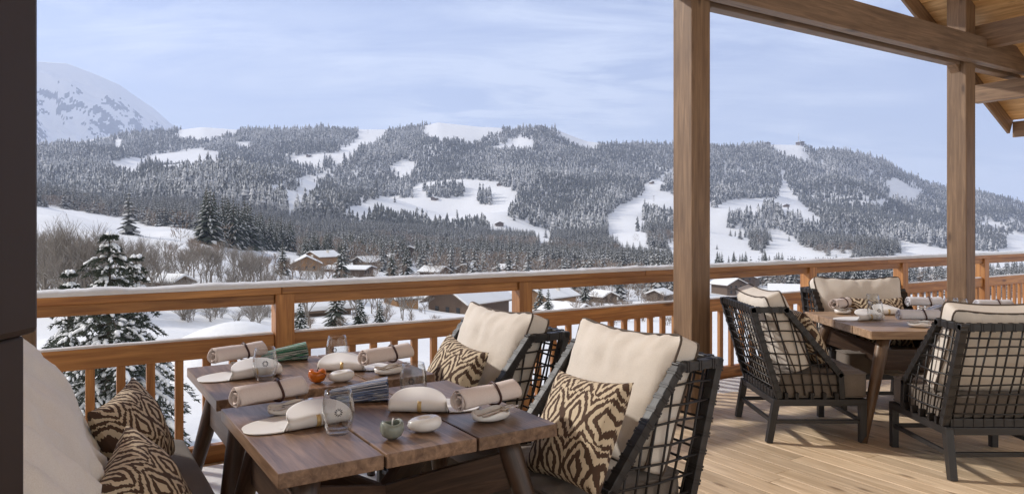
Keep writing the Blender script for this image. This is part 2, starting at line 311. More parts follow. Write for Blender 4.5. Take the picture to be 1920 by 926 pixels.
def ground_z(px, D):
    px = np.asarray(px, float); D = np.asarray(D, float)
    Dc = np.clip(D, DS[0], DS[-1]); l = np.log(Dc)
    zr = np.array([smooth_interp(l, lD, z) for z in ZT])
    pc = np.clip(px, cols[0], cols[-1])
    i = np.clip(np.searchsorted(cols, pc) - 1, 0, len(cols) - 2); ca = np.array(cols, float)
    t = (pc - ca[i]) / (ca[i+1] - ca[i]); t = t*t*(3-2*t); k = np.arange(len(px)) if px.ndim else 0
    z = zr[i, k] * (1-t) + zr[i+1, k] * t
    # the skyline: blend the last stretch into the ridge line
    ry = np.interp(px, [p[0] for p in RIDGE], [p[1] for p in RIDGE]); zrid = EYE + (HZ - ry) * 3200 / F
    zg = EYE + (HZ - np.interp(px, cols, [COL[c][-1] for c in cols])) * 3200 / F
    w = np.clip((D - 1500) / 1700, 0, 1) ** 2; z = z + (zrid - zg) * w
    X = (px - 960) / F * D; Y = D
    wv = np.clip((D - 500) / 900, 0, 1) * (1 - np.clip((D - 2600) / 600, 0, 1)) * 4.2
    for (a, b, p, wl) in BIG: z = z + wv * np.sin(a*X + b*Y + p) * wl / 430
    ws = np.clip((D - 14) / 40, 0, 1) * np.clip((900 - D) / 500, 0, 1) * .22
    for (a, b, p, wl) in SMALL: z = z + ws * np.sin(a*X + b*Y + p) * wl / 60
    # snow mound below the terrace
    for (mx, my, h, s1, s2) in ((-13.7, 36, 2.9, 4.6, 4.5), (-4, 40, 1.0, 6, 4), (-24, 46, 1.6, 7, 6)):
        z = z + h * np.exp(-((X-mx)/s1)**2 - ((Y-my)/s2)**2)
    back = np.clip(D - 3200, 0, None); z = z - back * .22
    return z
PX = np.concatenate([np.linspace(-1500, -60, 60, endpoint=False), np.linspace(-60, 1980, 340, endpoint=False), np.linspace(1980, 3300, 60)])
DD = np.concatenate([np.array([1.0, 2.0]), np.exp(np.linspace(math.log(3), math.log(3200), 230)), np.array([3260, 3350, 3500, 3800, 4300, 5200])])
G = np.array([np.column_stack(((PX - 960) / F * d, np.full_like(PX, d), ground_z(PX, np.full_like(PX, d)))) for d in DD])
def grid_obj(name, P, mats, midx=None):
    a, b, _ = P.shape; I = np.arange(a * b).reshape(a, b)
    q = np.stack((I[:-1, :-1], I[:-1, 1:], I[1:, 1:], I[1:, :-1]), -1).reshape(-1, 4)
    me = bpy.data.meshes.new(name); me.vertices.add(a * b); me.vertices.foreach_set('co', P.reshape(-1).astype(np.float32))
    me.loops.add(q.size); me.loops.foreach_set('vertex_index', q.ravel().astype(np.int32)); me.polygons.add(len(q)); me.polygons.foreach_set('loop_start', np.arange(0, q.size, 4, dtype=np.int32))
    for m in mats: me.materials.append(m)
    if midx is not None: me.polygons.foreach_set('material_index', midx.astype(np.int32))
    me.polygons.foreach_set('use_smooth', np.ones(len(q), dtype=bool)); me.update(calc_edges=True)
    o = bpy.data.objects.new(name, me); C.objects.link(o); return o
tag(grid_obj('terrain', G, [M['snow']]), kind='structure')
def ground(px, D): return Vector(((px - 960) / F * D, D, float(ground_z(np.array([px]), np.array([float(D)]))[0])))
def row_of(px, D, z): return HZ - (z - EYE) * F / D
LUT_P = np.arange(-60, 2000, 10.0); LUT_D = np.exp(np.linspace(math.log(40), math.log(3200), 260))
LUT_Y = np.array([row_of(LUT_P, d, ground_z(LUT_P, np.full_like(LUT_P, d))) for d in LUT_D])   # (D, px)
def depth_at(px, y):
    c = LUT_Y[:, int(np.clip(round((px + 60) / 10), 0, len(LUT_P) - 1))]; k = np.nonzero(c <= y)[0]
    return float(LUT_D[k[0]]) if len(k) else 3200.0
# the high snow peak far behind on the left
def far_mountain():
    prof = [(-900, 190), (-500, 60), (-250, 85), (-60, 112), (40, 112), (88, 117), (125, 119), (180, 140), (225, 160), (260, 185), (290, 205), (320, 232), (350, 246), (420, 262), (600, 300)]
    px = np.linspace(-900, 600, 480); rows = []
    top = np.interp(px, [p[0] for p in prof], [p[1] for p in prof]); nr = 180
    for i in range(nr + 1):
        t = i / nr; D = 4700 + 2300 * t + (px - 90) * 5.2 * (px > -100) - (px <= -100) * 988; y = 330 + (top - 330) * (t ** 1.15)
        X = (px - 960) / F * D; Z = EYE + (HZ - y) * D / F
        rel = np.array([noise.ridged_multi_fractal(Vector((x / 900, d / 900, 3.3)), 1.0, 2.1, 6, 1.0, 2.0) for x, d in zip(X, D)]) - 1.2
        rows.append(np.column_stack((X, D + 0 * X, Z + rel * 230 * min(1, 4 * (1 - t)) * (.35 + .65 * min(1, 3 * t)))))
    for k, dz in ((400, 400), (1000, 1300)): rows.append(rows[nr] + np.array([0, k, -dz]))
    P = np.array(rows); q = (P[:-1, :-1] - P[1:, 1:]); q2 = (P[1:, :-1] - P[:-1, 1:]); n = np.cross(q, q2); n /= np.linalg.norm(n, axis=-1, keepdims=True)
    steep = (np.abs(n[..., 2]) < .52).ravel()
    o = grid_obj('mountain', P, [M['snow'], M['rock']], steep); tag(o, kind='structure')
far_mountain()

# ------------------------------------------------------------------ forest
MEADOW = [
 [(183, 305), (240, 299), (344, 282), (383, 278), (411, 289), (411, 304), (365, 313), (329, 311), (280, 309), (247, 326), (222, 318)],
 [(40, 385), (90, 388), (130, 393), (200, 405), (270, 420), (318, 431), (326, 445), (400, 466), (530, 480), (545, 492), (500, 520), (0, 520)],
 [(687, 230), (729, 240), (722, 255), (701, 269), (653, 293), (611, 328), (587, 362), (577, 388), (539, 388), (535, 359), (507, 361), (504, 349), (552, 335), (596, 331), (594, 307), (559, 307), (539, 298), (580, 288), (629, 283), (673, 262), (668, 245)],
 [(632, 396), (673, 383), (722, 366), (756, 364), (787, 348), (860, 337), (922, 337), (960, 355), (974, 364), (973, 382), (961, 389), (938, 400), (977, 414), (1036, 428), (1034, 450), (1008, 457), (1004, 440), (966, 430), (930, 426), (897, 418), (812, 418), (784, 408), (729, 396), (687, 396)],
 [(1136, 418), (1146, 397), (1174, 380), (1212, 362), (1206, 345), (1232, 335), (1262, 315), (1262, 325), (1229, 352), (1264, 366), (1335, 380), (1335, 474), (1260, 474), (1222, 470), (1180, 467), (1142, 444)],
 [(1320, 398), (1385, 372), (1453, 371), (1461, 349), (1462, 324), (1476, 324), (1473, 349), (1488, 366), (1508, 382), (1542, 415), (1514, 415), (1501, 406), (1466, 392), (1440, 380), (1425, 392), (1407, 399), (1368, 397), (1352, 418), (1368, 429), (1440, 427), (1472, 434), (1521, 468), (1560, 484), (1566, 469), (1612, 484), (1612, 500), (1320, 500)],
 [(1664, 342), (1676, 332), (1705, 342), (1728, 356), (1722, 376), (1663, 377), (1612, 382), (1608, 378), (1664, 374)],
 [(1430, 262), (1501, 264), (1521, 298), (1562, 315), (1547, 313), (1514, 299), (1475, 288), (1454, 281)],
 [(1828, 424), (1854, 412), (1925, 440), (2050, 470), (2050, 500), (1828, 500)],
 [(1676, 448), (1715, 459), (1777, 468), (1835, 470), (1835, 500), (1640, 500), (1690, 470)],
 [(916, 279), (980, 254), (1004, 268), (997, 275), (949, 277)],
 [(788, 250), (800, 238), (825, 220), (874, 226), (946, 236), (943, 243), (905, 256), (870, 268), (858, 259), (825, 264)],
 [(326, 251), (383, 228), (455, 236), (450, 244), (418, 255), (393, 262), (340, 258)],
 [(1040, 232), (1122, 262), (1115, 280), (1073, 271), (1053, 257)],
 [(749, 462), (794, 474), (784, 488), (752, 488)],
 [(60, 240), (190, 246), (225, 250), (175, 263), (120, 273), (60, 280)],
 [(738, 308), (770, 300), (782, 312), (760, 330), (742, 328)], [(438, 262), (470, 266), (466, 276), (442, 274)], [(212, 262), (232, 266), (230, 280), (214, 276)]]
ISLAND = [[(1401, 434), (1420, 414), (1440, 431), (1438, 453), (1417, 467), (1402, 453)], [(1209, 398), (1262, 400), (1262, 440), (1245, 461), (1215, 455)],
 [(797, 356), (835, 347), (870, 352), (868, 367), (800, 366)], [(1832, 432), (1890, 440), (1888, 462), (1832, 466)], [(755, 356), (775, 354), (775, 366), (753, 366)], [(605, 300), (624, 297), (622, 313), (603, 318)], [(543, 343), (556, 343), (556, 352), (540, 352)], [(888, 368), (920, 366), (918, 382), (892, 378)]]
def inside(P, x, y):
    r = np.zeros(len(x), bool); n = len(P)
    for i in range(n):
        x0, y0 = P[i]; x1, y1 = P[(i+1) % n]
        if y0 == y1: continue
        c = ((y0 > y) != (y1 > y)) & (x < (x1 - x0) * (y - y0) / (y1 - y0) + x0); r ^= c
    return r
def spruce_far(seed, pf=.42):
    """small frosted spruce: ragged whorls; returns verts, faces (tri), material per face"""
    r = np.random.default_rng(seed); V = []; Fc = []; Mi = []
    nt = 6
    for k in range(nt):
        z0 = .05 + k * .145; z1 = min(1.0, z0 + .27 - .012 * k); rad = .155 * (1 - z0) ** .8 + .018
        n = 6; b = len(V); ph = r.uniform(0, 6.28); V.append((r.normal(0, .008), r.normal(0, .008), z1))
        for j in range(n):
            q = ph + 6.283 * j / n; rr = rad * r.uniform(.65, 1.2); V.append((rr * math.cos(q), rr * math.sin(q), z0 + r.uniform(-.045, .03)))
        for j in range(n): Fc.append((b, b + 1 + j, b + 1 + (j + 1) % n)); Mi.append(1 if r.random() < pf else 0)
    return np.array(V), np.array(Fc), np.array(Mi)
def spruce_mid(seed):
    r = np.random.default_rng(100 + seed); V = [(0, 0, 0), (.012, 0, 0), (0, 0, 1)]; Fc = [(0, 1, 2)]; Mi = [0]
    for k in range(12):
        t = k / 11; z = .08 + .86 * t; n = int(9 - 4 * t)
        for j in range(n):
            q = 6.283 * (j + r.uniform(-.3, .3)) / n + k; l = (.175 * (1 - t) ** .85 + .012) * r.uniform(.65, 1.25); c, s_ = math.cos(q), math.sin(q); w = l * .38; b = len(V); zz = z + r.uniform(-.012, .012)
            V += [(0, 0, zz + .02), (c * l * .6 - s_ * w, s_ * l * .6 + c * w, zz - .25 * l - .02), (c * l, s_ * l, zz - .55 * l), (c * l * .6 + s_ * w, s_ * l * .6 - c * w, zz - .25 * l - .02)]; Fc += [(b, b + 1, b + 2), (b, b + 2, b + 3)]; Mi += [0, 0]
            if r.random() < .8:
                b = len(V); f0 = r.uniform(.25, .6); V += [(c * l * f0, s_ * l * f0, zz - .3 * l * f0 + .016), (c * l * .8 - s_ * w * .8, s_ * l * .8 + c * w * .8, zz - .40 * l + .010), (c * l * .97, s_ * l * .97, zz - .52 * l + .012), (c * l * .8 + s_ * w * .8, s_ * l * .8 - c * w * .8, zz - .40 * l + .010)]; Fc += [(b, b + 1, b + 2), (b, b + 2, b + 3)]; Mi += [1, 1]
    return np.array(V), np.array(Fc), np.array(Mi)
def broad_mid(seed):
    r = np.random.default_rng(200 + seed); V = []; Fc = []; Mi = []
    for i in range(110):      # a fuzz of upright twigs filling a rounded crown
        a, e, q = r.uniform(0, 6.283), r.uniform(0, 1) ** .5, r.uniform(.12, .92); rad = .30 * math.sqrt(max(.02, 1 - ((q - .5) / .5) ** 2)) * e; p = np.array((rad * math.cos(a), rad * math.sin(a), q)); d = np.array((p[0] * 1.3 + r.normal(0, .08), p[1] * 1.3 + r.normal(0, .08), .35)); d = d / np.linalg.norm(d) * r.uniform(.10, .2); w = np.cross(d, r.normal(0, 1, 3)); w = w / np.linalg.norm(w) * .010
        b = len(V); V += [tuple(p - w), tuple(p + w), tuple(p + d)]; Fc.append((b, b + 1, b + 2)); Mi.append(1 if r.random() < .25 else 2)
    b = len(V); V += [(-.012, 0, 0), (.012, 0, 0), (0, 0, .6)]; Fc.append((b, b + 1, b + 2)); Mi.append(2)
    return np.array(V), np.array(Fc), np.array(Mi)
def build_forest():
    pts = []; bands = np.exp(np.linspace(math.log(215), math.log(3200), 46))
    for d0, d1 in zip(bands[:-1], bands[1:]):
        sp = 5.4 + d0 / 500; area = (d1 - d0) * ((d0 + d1) / 2) * 2080 / F; n = int(area / sp ** 2 * 1.15)
        px = rng.uniform(-60, 2010, n); D = rng.uniform(d0, d1, n); pts.append(np.column_stack((px, D)))
    P = np.concatenate(pts); px, D = P.T; z = ground_z(px, D); y = row_of(px, D, z)
    X = (px - 960) / F * D; wob = np.array([(noise.noise(Vector((a / 70, b / 110, 1.5))), noise.noise(Vector((a / 70, b / 110, 9.5)))) for a, b in zip(X, D)])
    jx = px + rng.normal(0, 2.0, len(px)) + wob[:, 0] * 9; jy = y + rng.normal(0, .8, len(px)) + wob[:, 1] * 4; bare = np.zeros(len(px), bool)
    hp = 13 * F / D
    for m in MEADOW: bare |= inside(m, jx, jy) | inside(m, jx, jy - .35 * hp) | inside(m, jx, jy - .75 * hp)
    for m in ISLAND: bare &= ~(inside(m, jx, jy) | inside(m, jx, jy - .4 * hp))
    X = (px - 960) / F * D
    patch = np.array([noise.noise(Vector((a / 130, b / 130, 0))) for a, b in zip(X, D)])
    bare |= (patch > .46) & (D < 1100)
    bare |= (D < 700) & (y > 500) & (rng.random(len(px)) < .25) | (D < 480) & (px < 560)
    bare |= (D < 390) & ~((px > 1040) & (px < 1275) | (D > 300) & (px > 640) & (px < 1275)) | (D < 390) & (rng.random(len(px)) < .35)
    bl = np.array([noise.noise(Vector((a / 90, b / 90, 7.7))) for a, b in zip(X, D)]); brown = ((bl > .02) | (D < 390)) & (D < 950) & (rng.random(len(px)) < .75)
    grove = np.array([noise.noise(Vector((a / 210, b / 260, 4.4))) + .5 * noise.noise(Vector((a / 60, b / 80, 2.4))) for a, b in zip(X, D)])
    edge = rng.random(len(px)) < .004
    keep = ~bare | (edge & (y < 470) & (y > 330) & (D < 1700)); X, D, z, brown = X[keep], D[keep], z[keep], brown[keep]
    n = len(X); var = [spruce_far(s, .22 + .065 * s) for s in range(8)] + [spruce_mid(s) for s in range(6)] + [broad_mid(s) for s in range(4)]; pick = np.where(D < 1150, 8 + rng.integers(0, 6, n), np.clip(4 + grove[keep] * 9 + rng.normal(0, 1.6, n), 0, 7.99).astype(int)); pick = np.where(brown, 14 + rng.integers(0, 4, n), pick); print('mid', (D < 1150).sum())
    H = rng.gamma(9, 1.62, n) * (1 + D / 9000) * (1 + .35 * grove[keep]) + 2; H *= np.clip(1 - (D - 2500) / 2300, .6, 1)
    H = np.where(D < 1150, np.minimum(H * .9, 18), H); H[brown] *= .62
    Wd = H * rng.uniform(1.0, 1.5, n) ; th = rng.uniform(0, 6.28, n)
    VV = []; FF = []; MM = []; off = 0
    for k in range(18):
        s = np.nonzero(pick == k)[0]; V, Fc, Mi = var[k]; c, sn = np.cos(th[s])[:, None], np.sin(th[s])[:, None]; w = Wd[s][:, None]
        vx = (V[:, 0] * c - V[:, 1] * sn) * w + X[s][:, None]; vy = (V[:, 0] * sn + V[:, 1] * c) * w + D[s][:, None]; vz = V[:, 2] * H[s][:, None] + z[s][:, None] - .5
        VV.append(np.stack((vx, vy, vz), -1).reshape(-1, 3)); FF.append((Fc[None] + off + np.arange(len(s))[:, None, None] * len(V)).reshape(-1, 3)); MM.append(np.tile(Mi, len(s))); off += len(s) * len(V)
    VV = np.concatenate(VV); FF = np.concatenate(FF); MM = np.concatenate(MM)
    me = bpy.data.meshes.new('forest'); me.vertices.add(len(VV)); me.vertices.foreach_set('co', VV.ravel().astype(np.float32)); me.loops.add(FF.size); me.loops.foreach_set('vertex_index', FF.ravel().astype(np.int32))
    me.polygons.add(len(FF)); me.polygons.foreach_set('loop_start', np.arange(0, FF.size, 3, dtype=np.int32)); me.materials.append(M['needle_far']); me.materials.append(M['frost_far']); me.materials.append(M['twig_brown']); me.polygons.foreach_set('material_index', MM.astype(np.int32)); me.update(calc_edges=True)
    o = bpy.data.objects.new('forest', me); C.objects.link(o); tag(o, 'snow dusted conifer forest covering the far hillsides', 'forest', kind='stuff'); print('forest trees', n)
build_forest()

# individual spruces in the valley: shared meshes, trunk and crown
def spruce_mesh(seed, H=1.0, tiers=17, per=11, snow=.5):
    r = random.Random(seed); mb = MB()
    for k in range(tiers):
        t = k / (tiers - 1); z = .07 + .88 * t; ln = (.205 * (1 - t) ** .82 + .012) * r.uniform(.85, 1.1); n = max(4, int(per * (1 - .55 * t)))
        for j in range(n):
            q = 6.283 * (j + r.uniform(-.35, .35)) / n + k * 1.3; l = ln * r.uniform(.65, 1.2); d = Vector((math.cos(q), math.sin(q), 0)); s = Vector((-d.y, d.x, 0)); zz = z + r.uniform(-.012, .012)
            w = l * r.uniform(.20, .34); dr = l * r.uniform(.35, .6)
            a = Vector((0, 0, zz)) + d * .004; b = Vector((0, 0, zz - dr * .30)) + d * l * .55; c = Vector((0, 0, zz - dr)) + d * l
            mb.add([a, b + s * w - Vector((0, 0, .022)), c, b - s * w - Vector((0, 0, .022)), b], [(0, 1, 4), (1, 2, 4), (2, 3, 4), (3, 0, 4)], 0)
            if r.random() < snow + .2:
                e = Vector((0, 0, .006)); p = r.uniform(.35, .8); m0 = a.lerp(b, p)
                mb.add([m0 + e, b + s * w * .45 + e - Vector((0, 0, .006)), b.lerp(c, .92) + e, b - s * w * .45 + e - Vector((0, 0, .006)), b + e * 1.7], [(0, 1, 4), (1, 2, 4), (2, 3, 4), (3, 0, 4)], 1)
    return mb
SPR = []
for s in range(7):
    root = empty('spruce_tree', (0, 0, -500)); cr = spruce_mesh(s, snow=[.25, .4, .5, .35, .6, .3, .45][s]).build('crown', [M['needle'], M['frost']], root)
    tr = MB().tube([(0, 0, -.03), (0, 0, .5), (0, 0, .97)], [.017, .010, .002], 6).build('trunk', M['bark'], root); SPR.append(root)
used = set()
def plant(pool, px, D, h, label, cat, group, wf=1.0, sink=.3):
    k = random.randrange(len(pool)); o = pool[k]
    if (id(pool), k) in used: o = copy_tree(o)
    used.add((id(pool), k)); p = ground(px, D); p.z -= sink
    o.location = p; o.scale = (h * wf, h * wf, h); o.rotation_euler = (0, 0, random.uniform(0, 6.28)); tag(o, label, cat, group); return o
def stand(n, poly, h0, h1, label, group, wf=(1.0, 1.35)):
    xs = [p[0] for p in poly]; ys = [p[1] for p in poly]; c = 0
    while c < n:
        x = random.uniform(min(xs), max(xs)); y = random.uniform(min(ys), max(ys))
        if not inside(poly, np.array([x]), np.array([y]))[0]: continue
        plant(SPR, x, depth_at(x, y), random.uniform(h0, h1), label, 'tree', group, random.uniform(*wf)); c += 1
stand(58, [(384, 452), (420, 450), (556, 462), (556, 474), (384, 464)], 17, 24, 'dark snow-flecked spruce in the dense stand at the edge of the left white field', 'spruces of the dense stand by the left field')
stand(48, [(562, 478), (715, 486), (730, 500), (562, 494)], 11, 16, 'dark snow-flecked spruce in the dense row above the left rail section, right of the field', 'spruces of the dense row right of the field')
stand(62, [(720, 478), (930, 470), (1000, 480), (1000, 508), (740, 508)], 13, 20, 'snowy spruce in the valley belt below the central white meadow', 'spruces in the valley below the central meadow')
stand(58, [(1000, 470), (1060, 468), (1258, 484), (1258, 506), (1000, 506)], 12, 18, 'snowy spruce in the valley belt left of the tall middle post', 'spruces in the valley left of the middle post')
stand(22, [(1338, 492), (1420, 490), (1478, 496), (1478, 508), (1338, 510)], 12, 17, 'snowy spruce in the low row right of the tall middle post', 'spruces in the low row right of the middle post')
stand(30, [(1555, 530), (1640, 532), (1700, 536), (1700, 548), (1555, 546)], 14, 20, 'dark small spruce seen under the handrail behind the right table', 'spruces seen under the handrail behind the right table')
for (px, y, h, lb) in ((640, 524, 13, 'tall snowy spruce standing alone right of the orange chalet'), (735, 520, 12, 'slim snowy spruce left of the valley clearing'), (762, 522, 13.5, 'snow-laden spruce just below the valley clearing'), (530, 516, 10, 'round snowy spruce left of the orange gabled chalet'),
        (630, 612, 4.6, 'small dark fir on the snowbank under the left handrail'), (712, 612, 3.0, 'tiny snowy fir behind the back table glass'), (563, 622, 3.4, 'small snowy fir right of the left rail post'), (1013, 592, 7.5, 'snowy fir right of the middle rail post beside a chalet'), (1028, 598, 6.0, 'second snowy fir close to the chalets right of the middle rail post'), (1098, 580, 9, 'dark fir among brown bushes right of the small chalets'),
        (675, 610, 3.6, 'bushy little fir on the snowbank beneath the handrail'), (1448, 556, 9, 'dark fir under the handrail above the left lattice chair'), (1462, 556, 7.5, 'shorter fir under the handrail above the left lattice chair')):
    plant(SPR, px, depth_at(px, y), h, lb, 'tree', None, 1.35)

# bare broadleaf trees
def bare_mesh(seed, depth=5, spread=.5, mat_i=0):
    r = random.Random(seed); mb = MB()
    def grow(p, d, l, rad, k):
        q = p + d * l * .5 + Vector((r.uniform(-1, 1), r.uniform(-1, 1), 0)) * l * .05; e = p + d * l
        mb.tube([p, q, e], [rad, rad * .8, rad * .62], 4 if k > 1 else 3, 0, True, False)
        if k > 0 and r.random() < .65:
            s_ = Vector((0, 0, rad * .9)); mb.tube([q + s_, (q + e) / 2 + s_, e + s_ * .7], rad * .55, 3, 1, True, False)
        if k == 0: return
        for j in range(3 if k > 1 else 4):
            a = Vector((r.uniform(-1, 1), r.uniform(-1, 1), r.uniform(-.25, .55))); nd = (d * .9 + a * spread * 1.25); nd.z += .12; nd.normalize()
            grow(p + d * l * r.uniform(.45, 1.0), nd, l * r.uniform(.66, .92), rad * .58, k - 1)
    st = Vector((0, 0, 0)); n0 = 1 if spread < .7 else 5
    for i in range(n0):
        d = Vector((r.uniform(-.3, .3), r.uniform(-.3, .3), 1)) if n0 > 1 else Vector((r.uniform(-.06, .06), r.uniform(-.06, .06), 1))
        grow(st + Vector((r.uniform(-.08, .08), r.uniform(-.08, .08), 0)) * (n0 > 1), d.normalized(), (.19 if n0 == 1 else .26), .013 if n0 == 1 else .008, depth if n0 == 1 else depth - 1)
    return mb
def bare_pool(name, tw, seeds, depth, spread):
    out = []
    for s in seeds: out.append(bare_mesh(s, depth, spread).build(name, [M[tw], M['frost']])); out[-1].location = (0, 0, -500)
    return out
BARE = bare_pool('bare_tree', 'twig', (1, 2, 3, 4), 5, .5); BROWN = bare_pool('bare_tree', 'twig_brown', (11, 12, 13), 5, .55); BUSH = bare_pool('bare_bush', 'twig_brown', (21, 22, 23), 4, .75); GBUSH = bare_pool('bare_bush', 'twig', (31, 32), 4, .75)
def scatter(pool, n, x0, x1, y0, y1, h0, h1, label, cat, group, wf=1.0):
    for _ in range(n):
        x = random.uniform(x0, x1); plant(pool, x, depth_at(x, random.uniform(y0, y1)), random.uniform(h0, h1), label, cat, group, wf)
scatter(BARE, 40, 70, 195, 520, 592, 9, 15, 'bare frosty tree in the thicket left of the big snowy fir', 'tree', 'bare trees left of the big snowy fir')
scatter(BARE, 26, 215, 345, 500, 560, 8, 12, 'bare grey tree just right of the big snowy fir', 'tree', 'bare trees right of the big snowy fir')
scatter(BROWN, 26, 300, 410, 470, 510, 6.5, 10.5, 'reddish brown bare tree in the copse between the white field and dark spruce stand', 'tree', 'reddish bare trees of the copse left of the spruce stand')
scatter(BARE, 26, 350, 500, 505, 550, 8, 12, 'grey spreading bare tree in front of the lower white field', 'tree', 'bare trees before the lower white field')
scatter(BROWN, 26, 450, 640, 500, 535, 7, 11, 'brown bare tree around the orange chalets', 'tree', 'brown bare trees round the orange chalets')
scatter(BROWN, 18, 640, 960, 508, 524, 8, 13, 'brown bare tree in the valley just above the handrail', 'tree', 'brown bare trees in the valley above the handrail')
scatter(BROWN, 48, 1040, 1275, 560, 600, 4.5, 8, 'brown bare tree under the handrail left of the middle post', 'tree', 'brown bare trees under the handrail left of the middle post')
scatter(BARE, 20, 560, 860, 575, 612, 5, 8, 'grey bare tree on the snowbank under the handrail', 'tree', 'grey bare trees on the snowbank under the handrail')
scatter(BROWN, 16, 1338, 1440, 525, 560, 7, 10, 'brown bare tree under the handrail right of the middle post', 'tree', 'brown bare trees right of the middle post')
scatter(BROWN, 26, 560, 1000, 512, 540, 7, 11, 'brown bare tree in the valley beyond the handrail, among the spruces', 'tree', 'brown bare trees among the valley spruces')
scatter(BARE, 30, 420, 700, 535, 580, 6, 9, 'grey bare tree on the slope behind the left rail post', 'tree', 'grey bare trees behind the left rail post')
scatter(GBUSH, 16, 330, 510, 592, 612, 2.2, 4.0, 'grey bare bush behind the snow mound', 'bush', 'bare bushes behind the snow mound', 1.2)
scatter(BUSH, 44, 560, 850, 560, 618, 1.5, 3.0, 'russet bare bush on the snowbank near the big brown chalet', 'bush', 'russet bushes near the big brown chalet', 1.2)
scatter(BUSH, 40, 1060, 1275, 565, 612, 2, 4.2, 'russet bush right of the small chalets', 'bush', 'russet bushes right of the small chalets', 1.3)
scatter(GBUSH, 70, 84, 520, 515, 590, 3, 5.5, 'snowy grey bush on the slope round and right of the big fir', 'bush', 'snowy bushes round the big fir', 1.2)

# the big snow-loaded firs close below the terrace
def big_fir(px, D, top_y, zbase, seed, label, nt=24, rmax=2.3):
    r = random.Random(seed); base = Vector(((px - 960) / F * D, D, zbase)); H = EYE + (HZ - top_y) * D / F - zbase
    root = empty('snowy_fir', base, 0, label, 'tree')
    nd = MB(); sn = MB(); br = MB(); br.tube([(0, 0, -.6), (0, 0, H * .5), (0, 0, H * .98)], [.17, .10, .015], 8)
    for k in range(nt):
        t = k / (nt - 1); z = H * (.04 + .93 * t); L0 = (rmax * (1 - t) ** .75 + .12) * r.uniform(.78, 1.12); n = int(9 - 4 * t)
        for j in range(n):
            q = 6.283 * (j + r.uniform(-.3, .3)) / n + k * 2.1; l = L0 * r.uniform(.45, 1.22); load = r.random() ** 1.3; d = Vector((math.cos(q), math.sin(q), 0)); s = Vector((-d.y, d.x, 0)); dr = r.uniform(.42, .75)
            def pt(a): return Vector((0, 0, z + l * (.10 * a - dr * a * a))) + d * l * a
            br.tube([pt(a) for a in (0, .35, .7, 1)], [.022, .016, .010, .004], 4)
            m = max(3, int(l * 8))
            for i in range(m + 1):
                a = .16 + .84 * i / m; c = pt(a)
                for sgn in (-1, 1):
                    tl = (.32 * l * (1.1 - a) + .10) * r.uniform(.7, 1.2); td = (s * sgn * .8 + d * .55 + Vector((0, 0, r.uniform(-.45, -.05)))).normalized(); e = c + td * tl
                    up = Vector((0, 0, 1)); sd2 = td.cross(up).normalized()
                    for _ in range(11):      # needle sprays along the side shoot
                        f = r.uniform(.05, 1); b = c.lerp(e, f); w = .030 * r.uniform(.6, 1.5); v = (td * r.uniform(.4, 1) + sd2 * r.uniform(-1, 1) + up * r.uniform(-.8, .35)).normalized() * r.uniform(.07, .15); x = v.cross(Vector((r.uniform(-1, 1), r.uniform(-1, 1), r.uniform(-1, 1)))).normalized() * w * .5
                        nd.add([b - x, b + x, b + v + x * .4, b + v - x * .4], [(0, 1, 2, 3)], 0)
                    if r.random() < .85 * load:
                        p0 = c.lerp(e, r.uniform(.1, .5)) + up * .035; p1 = c.lerp(e, r.uniform(.65, 1.05)) + up * .03; rr = r.uniform(.016, .05) * (1 + .5 * (1 - a))
                        sn.tube([p0, p0.lerp(p1, .3) + up * rr * .7, p0.lerp(p1, .7) + up * rr * .5, p1], [rr * .3, rr, rr * .9, rr * .25], 5)
                if r.random() < .9 * load:
                    rr = r.uniform(.04, .10) * (.55 + .5 * l / rmax); p = pt(a) + Vector((0, 0, rr * .5)); p2 = pt(min(1, a + .2)) + Vector((0, 0, rr * .5))
                    sn.tube([p, p.lerp(p2, .35) + Vector((0, 0, rr * .4)), p.lerp(p2, .75) + Vector((0, 0, rr * .3)), p2], [rr * .4, rr, rr * .9, rr * .3], 6)
    cr = nd.build('crown', M['needle'], root); br.build('trunk', M['bark'], root); sn.build('snow_load', M['snow_soft'], cr)
big_fir(205, 19, 424, -6.5, 1, 'big dark green fir loaded with snow behind the left handrail', 26, 2.7)
big_fir(255, 23, 470, -6.3, 2, 'smaller snow-laden fir leaning on the right side of the big fir', 22, 2.0)
big_fir(130, 22, 500, -6.3, 3, 'low snowy fir at the left edge beside the dark pillar', 18, 1.7)

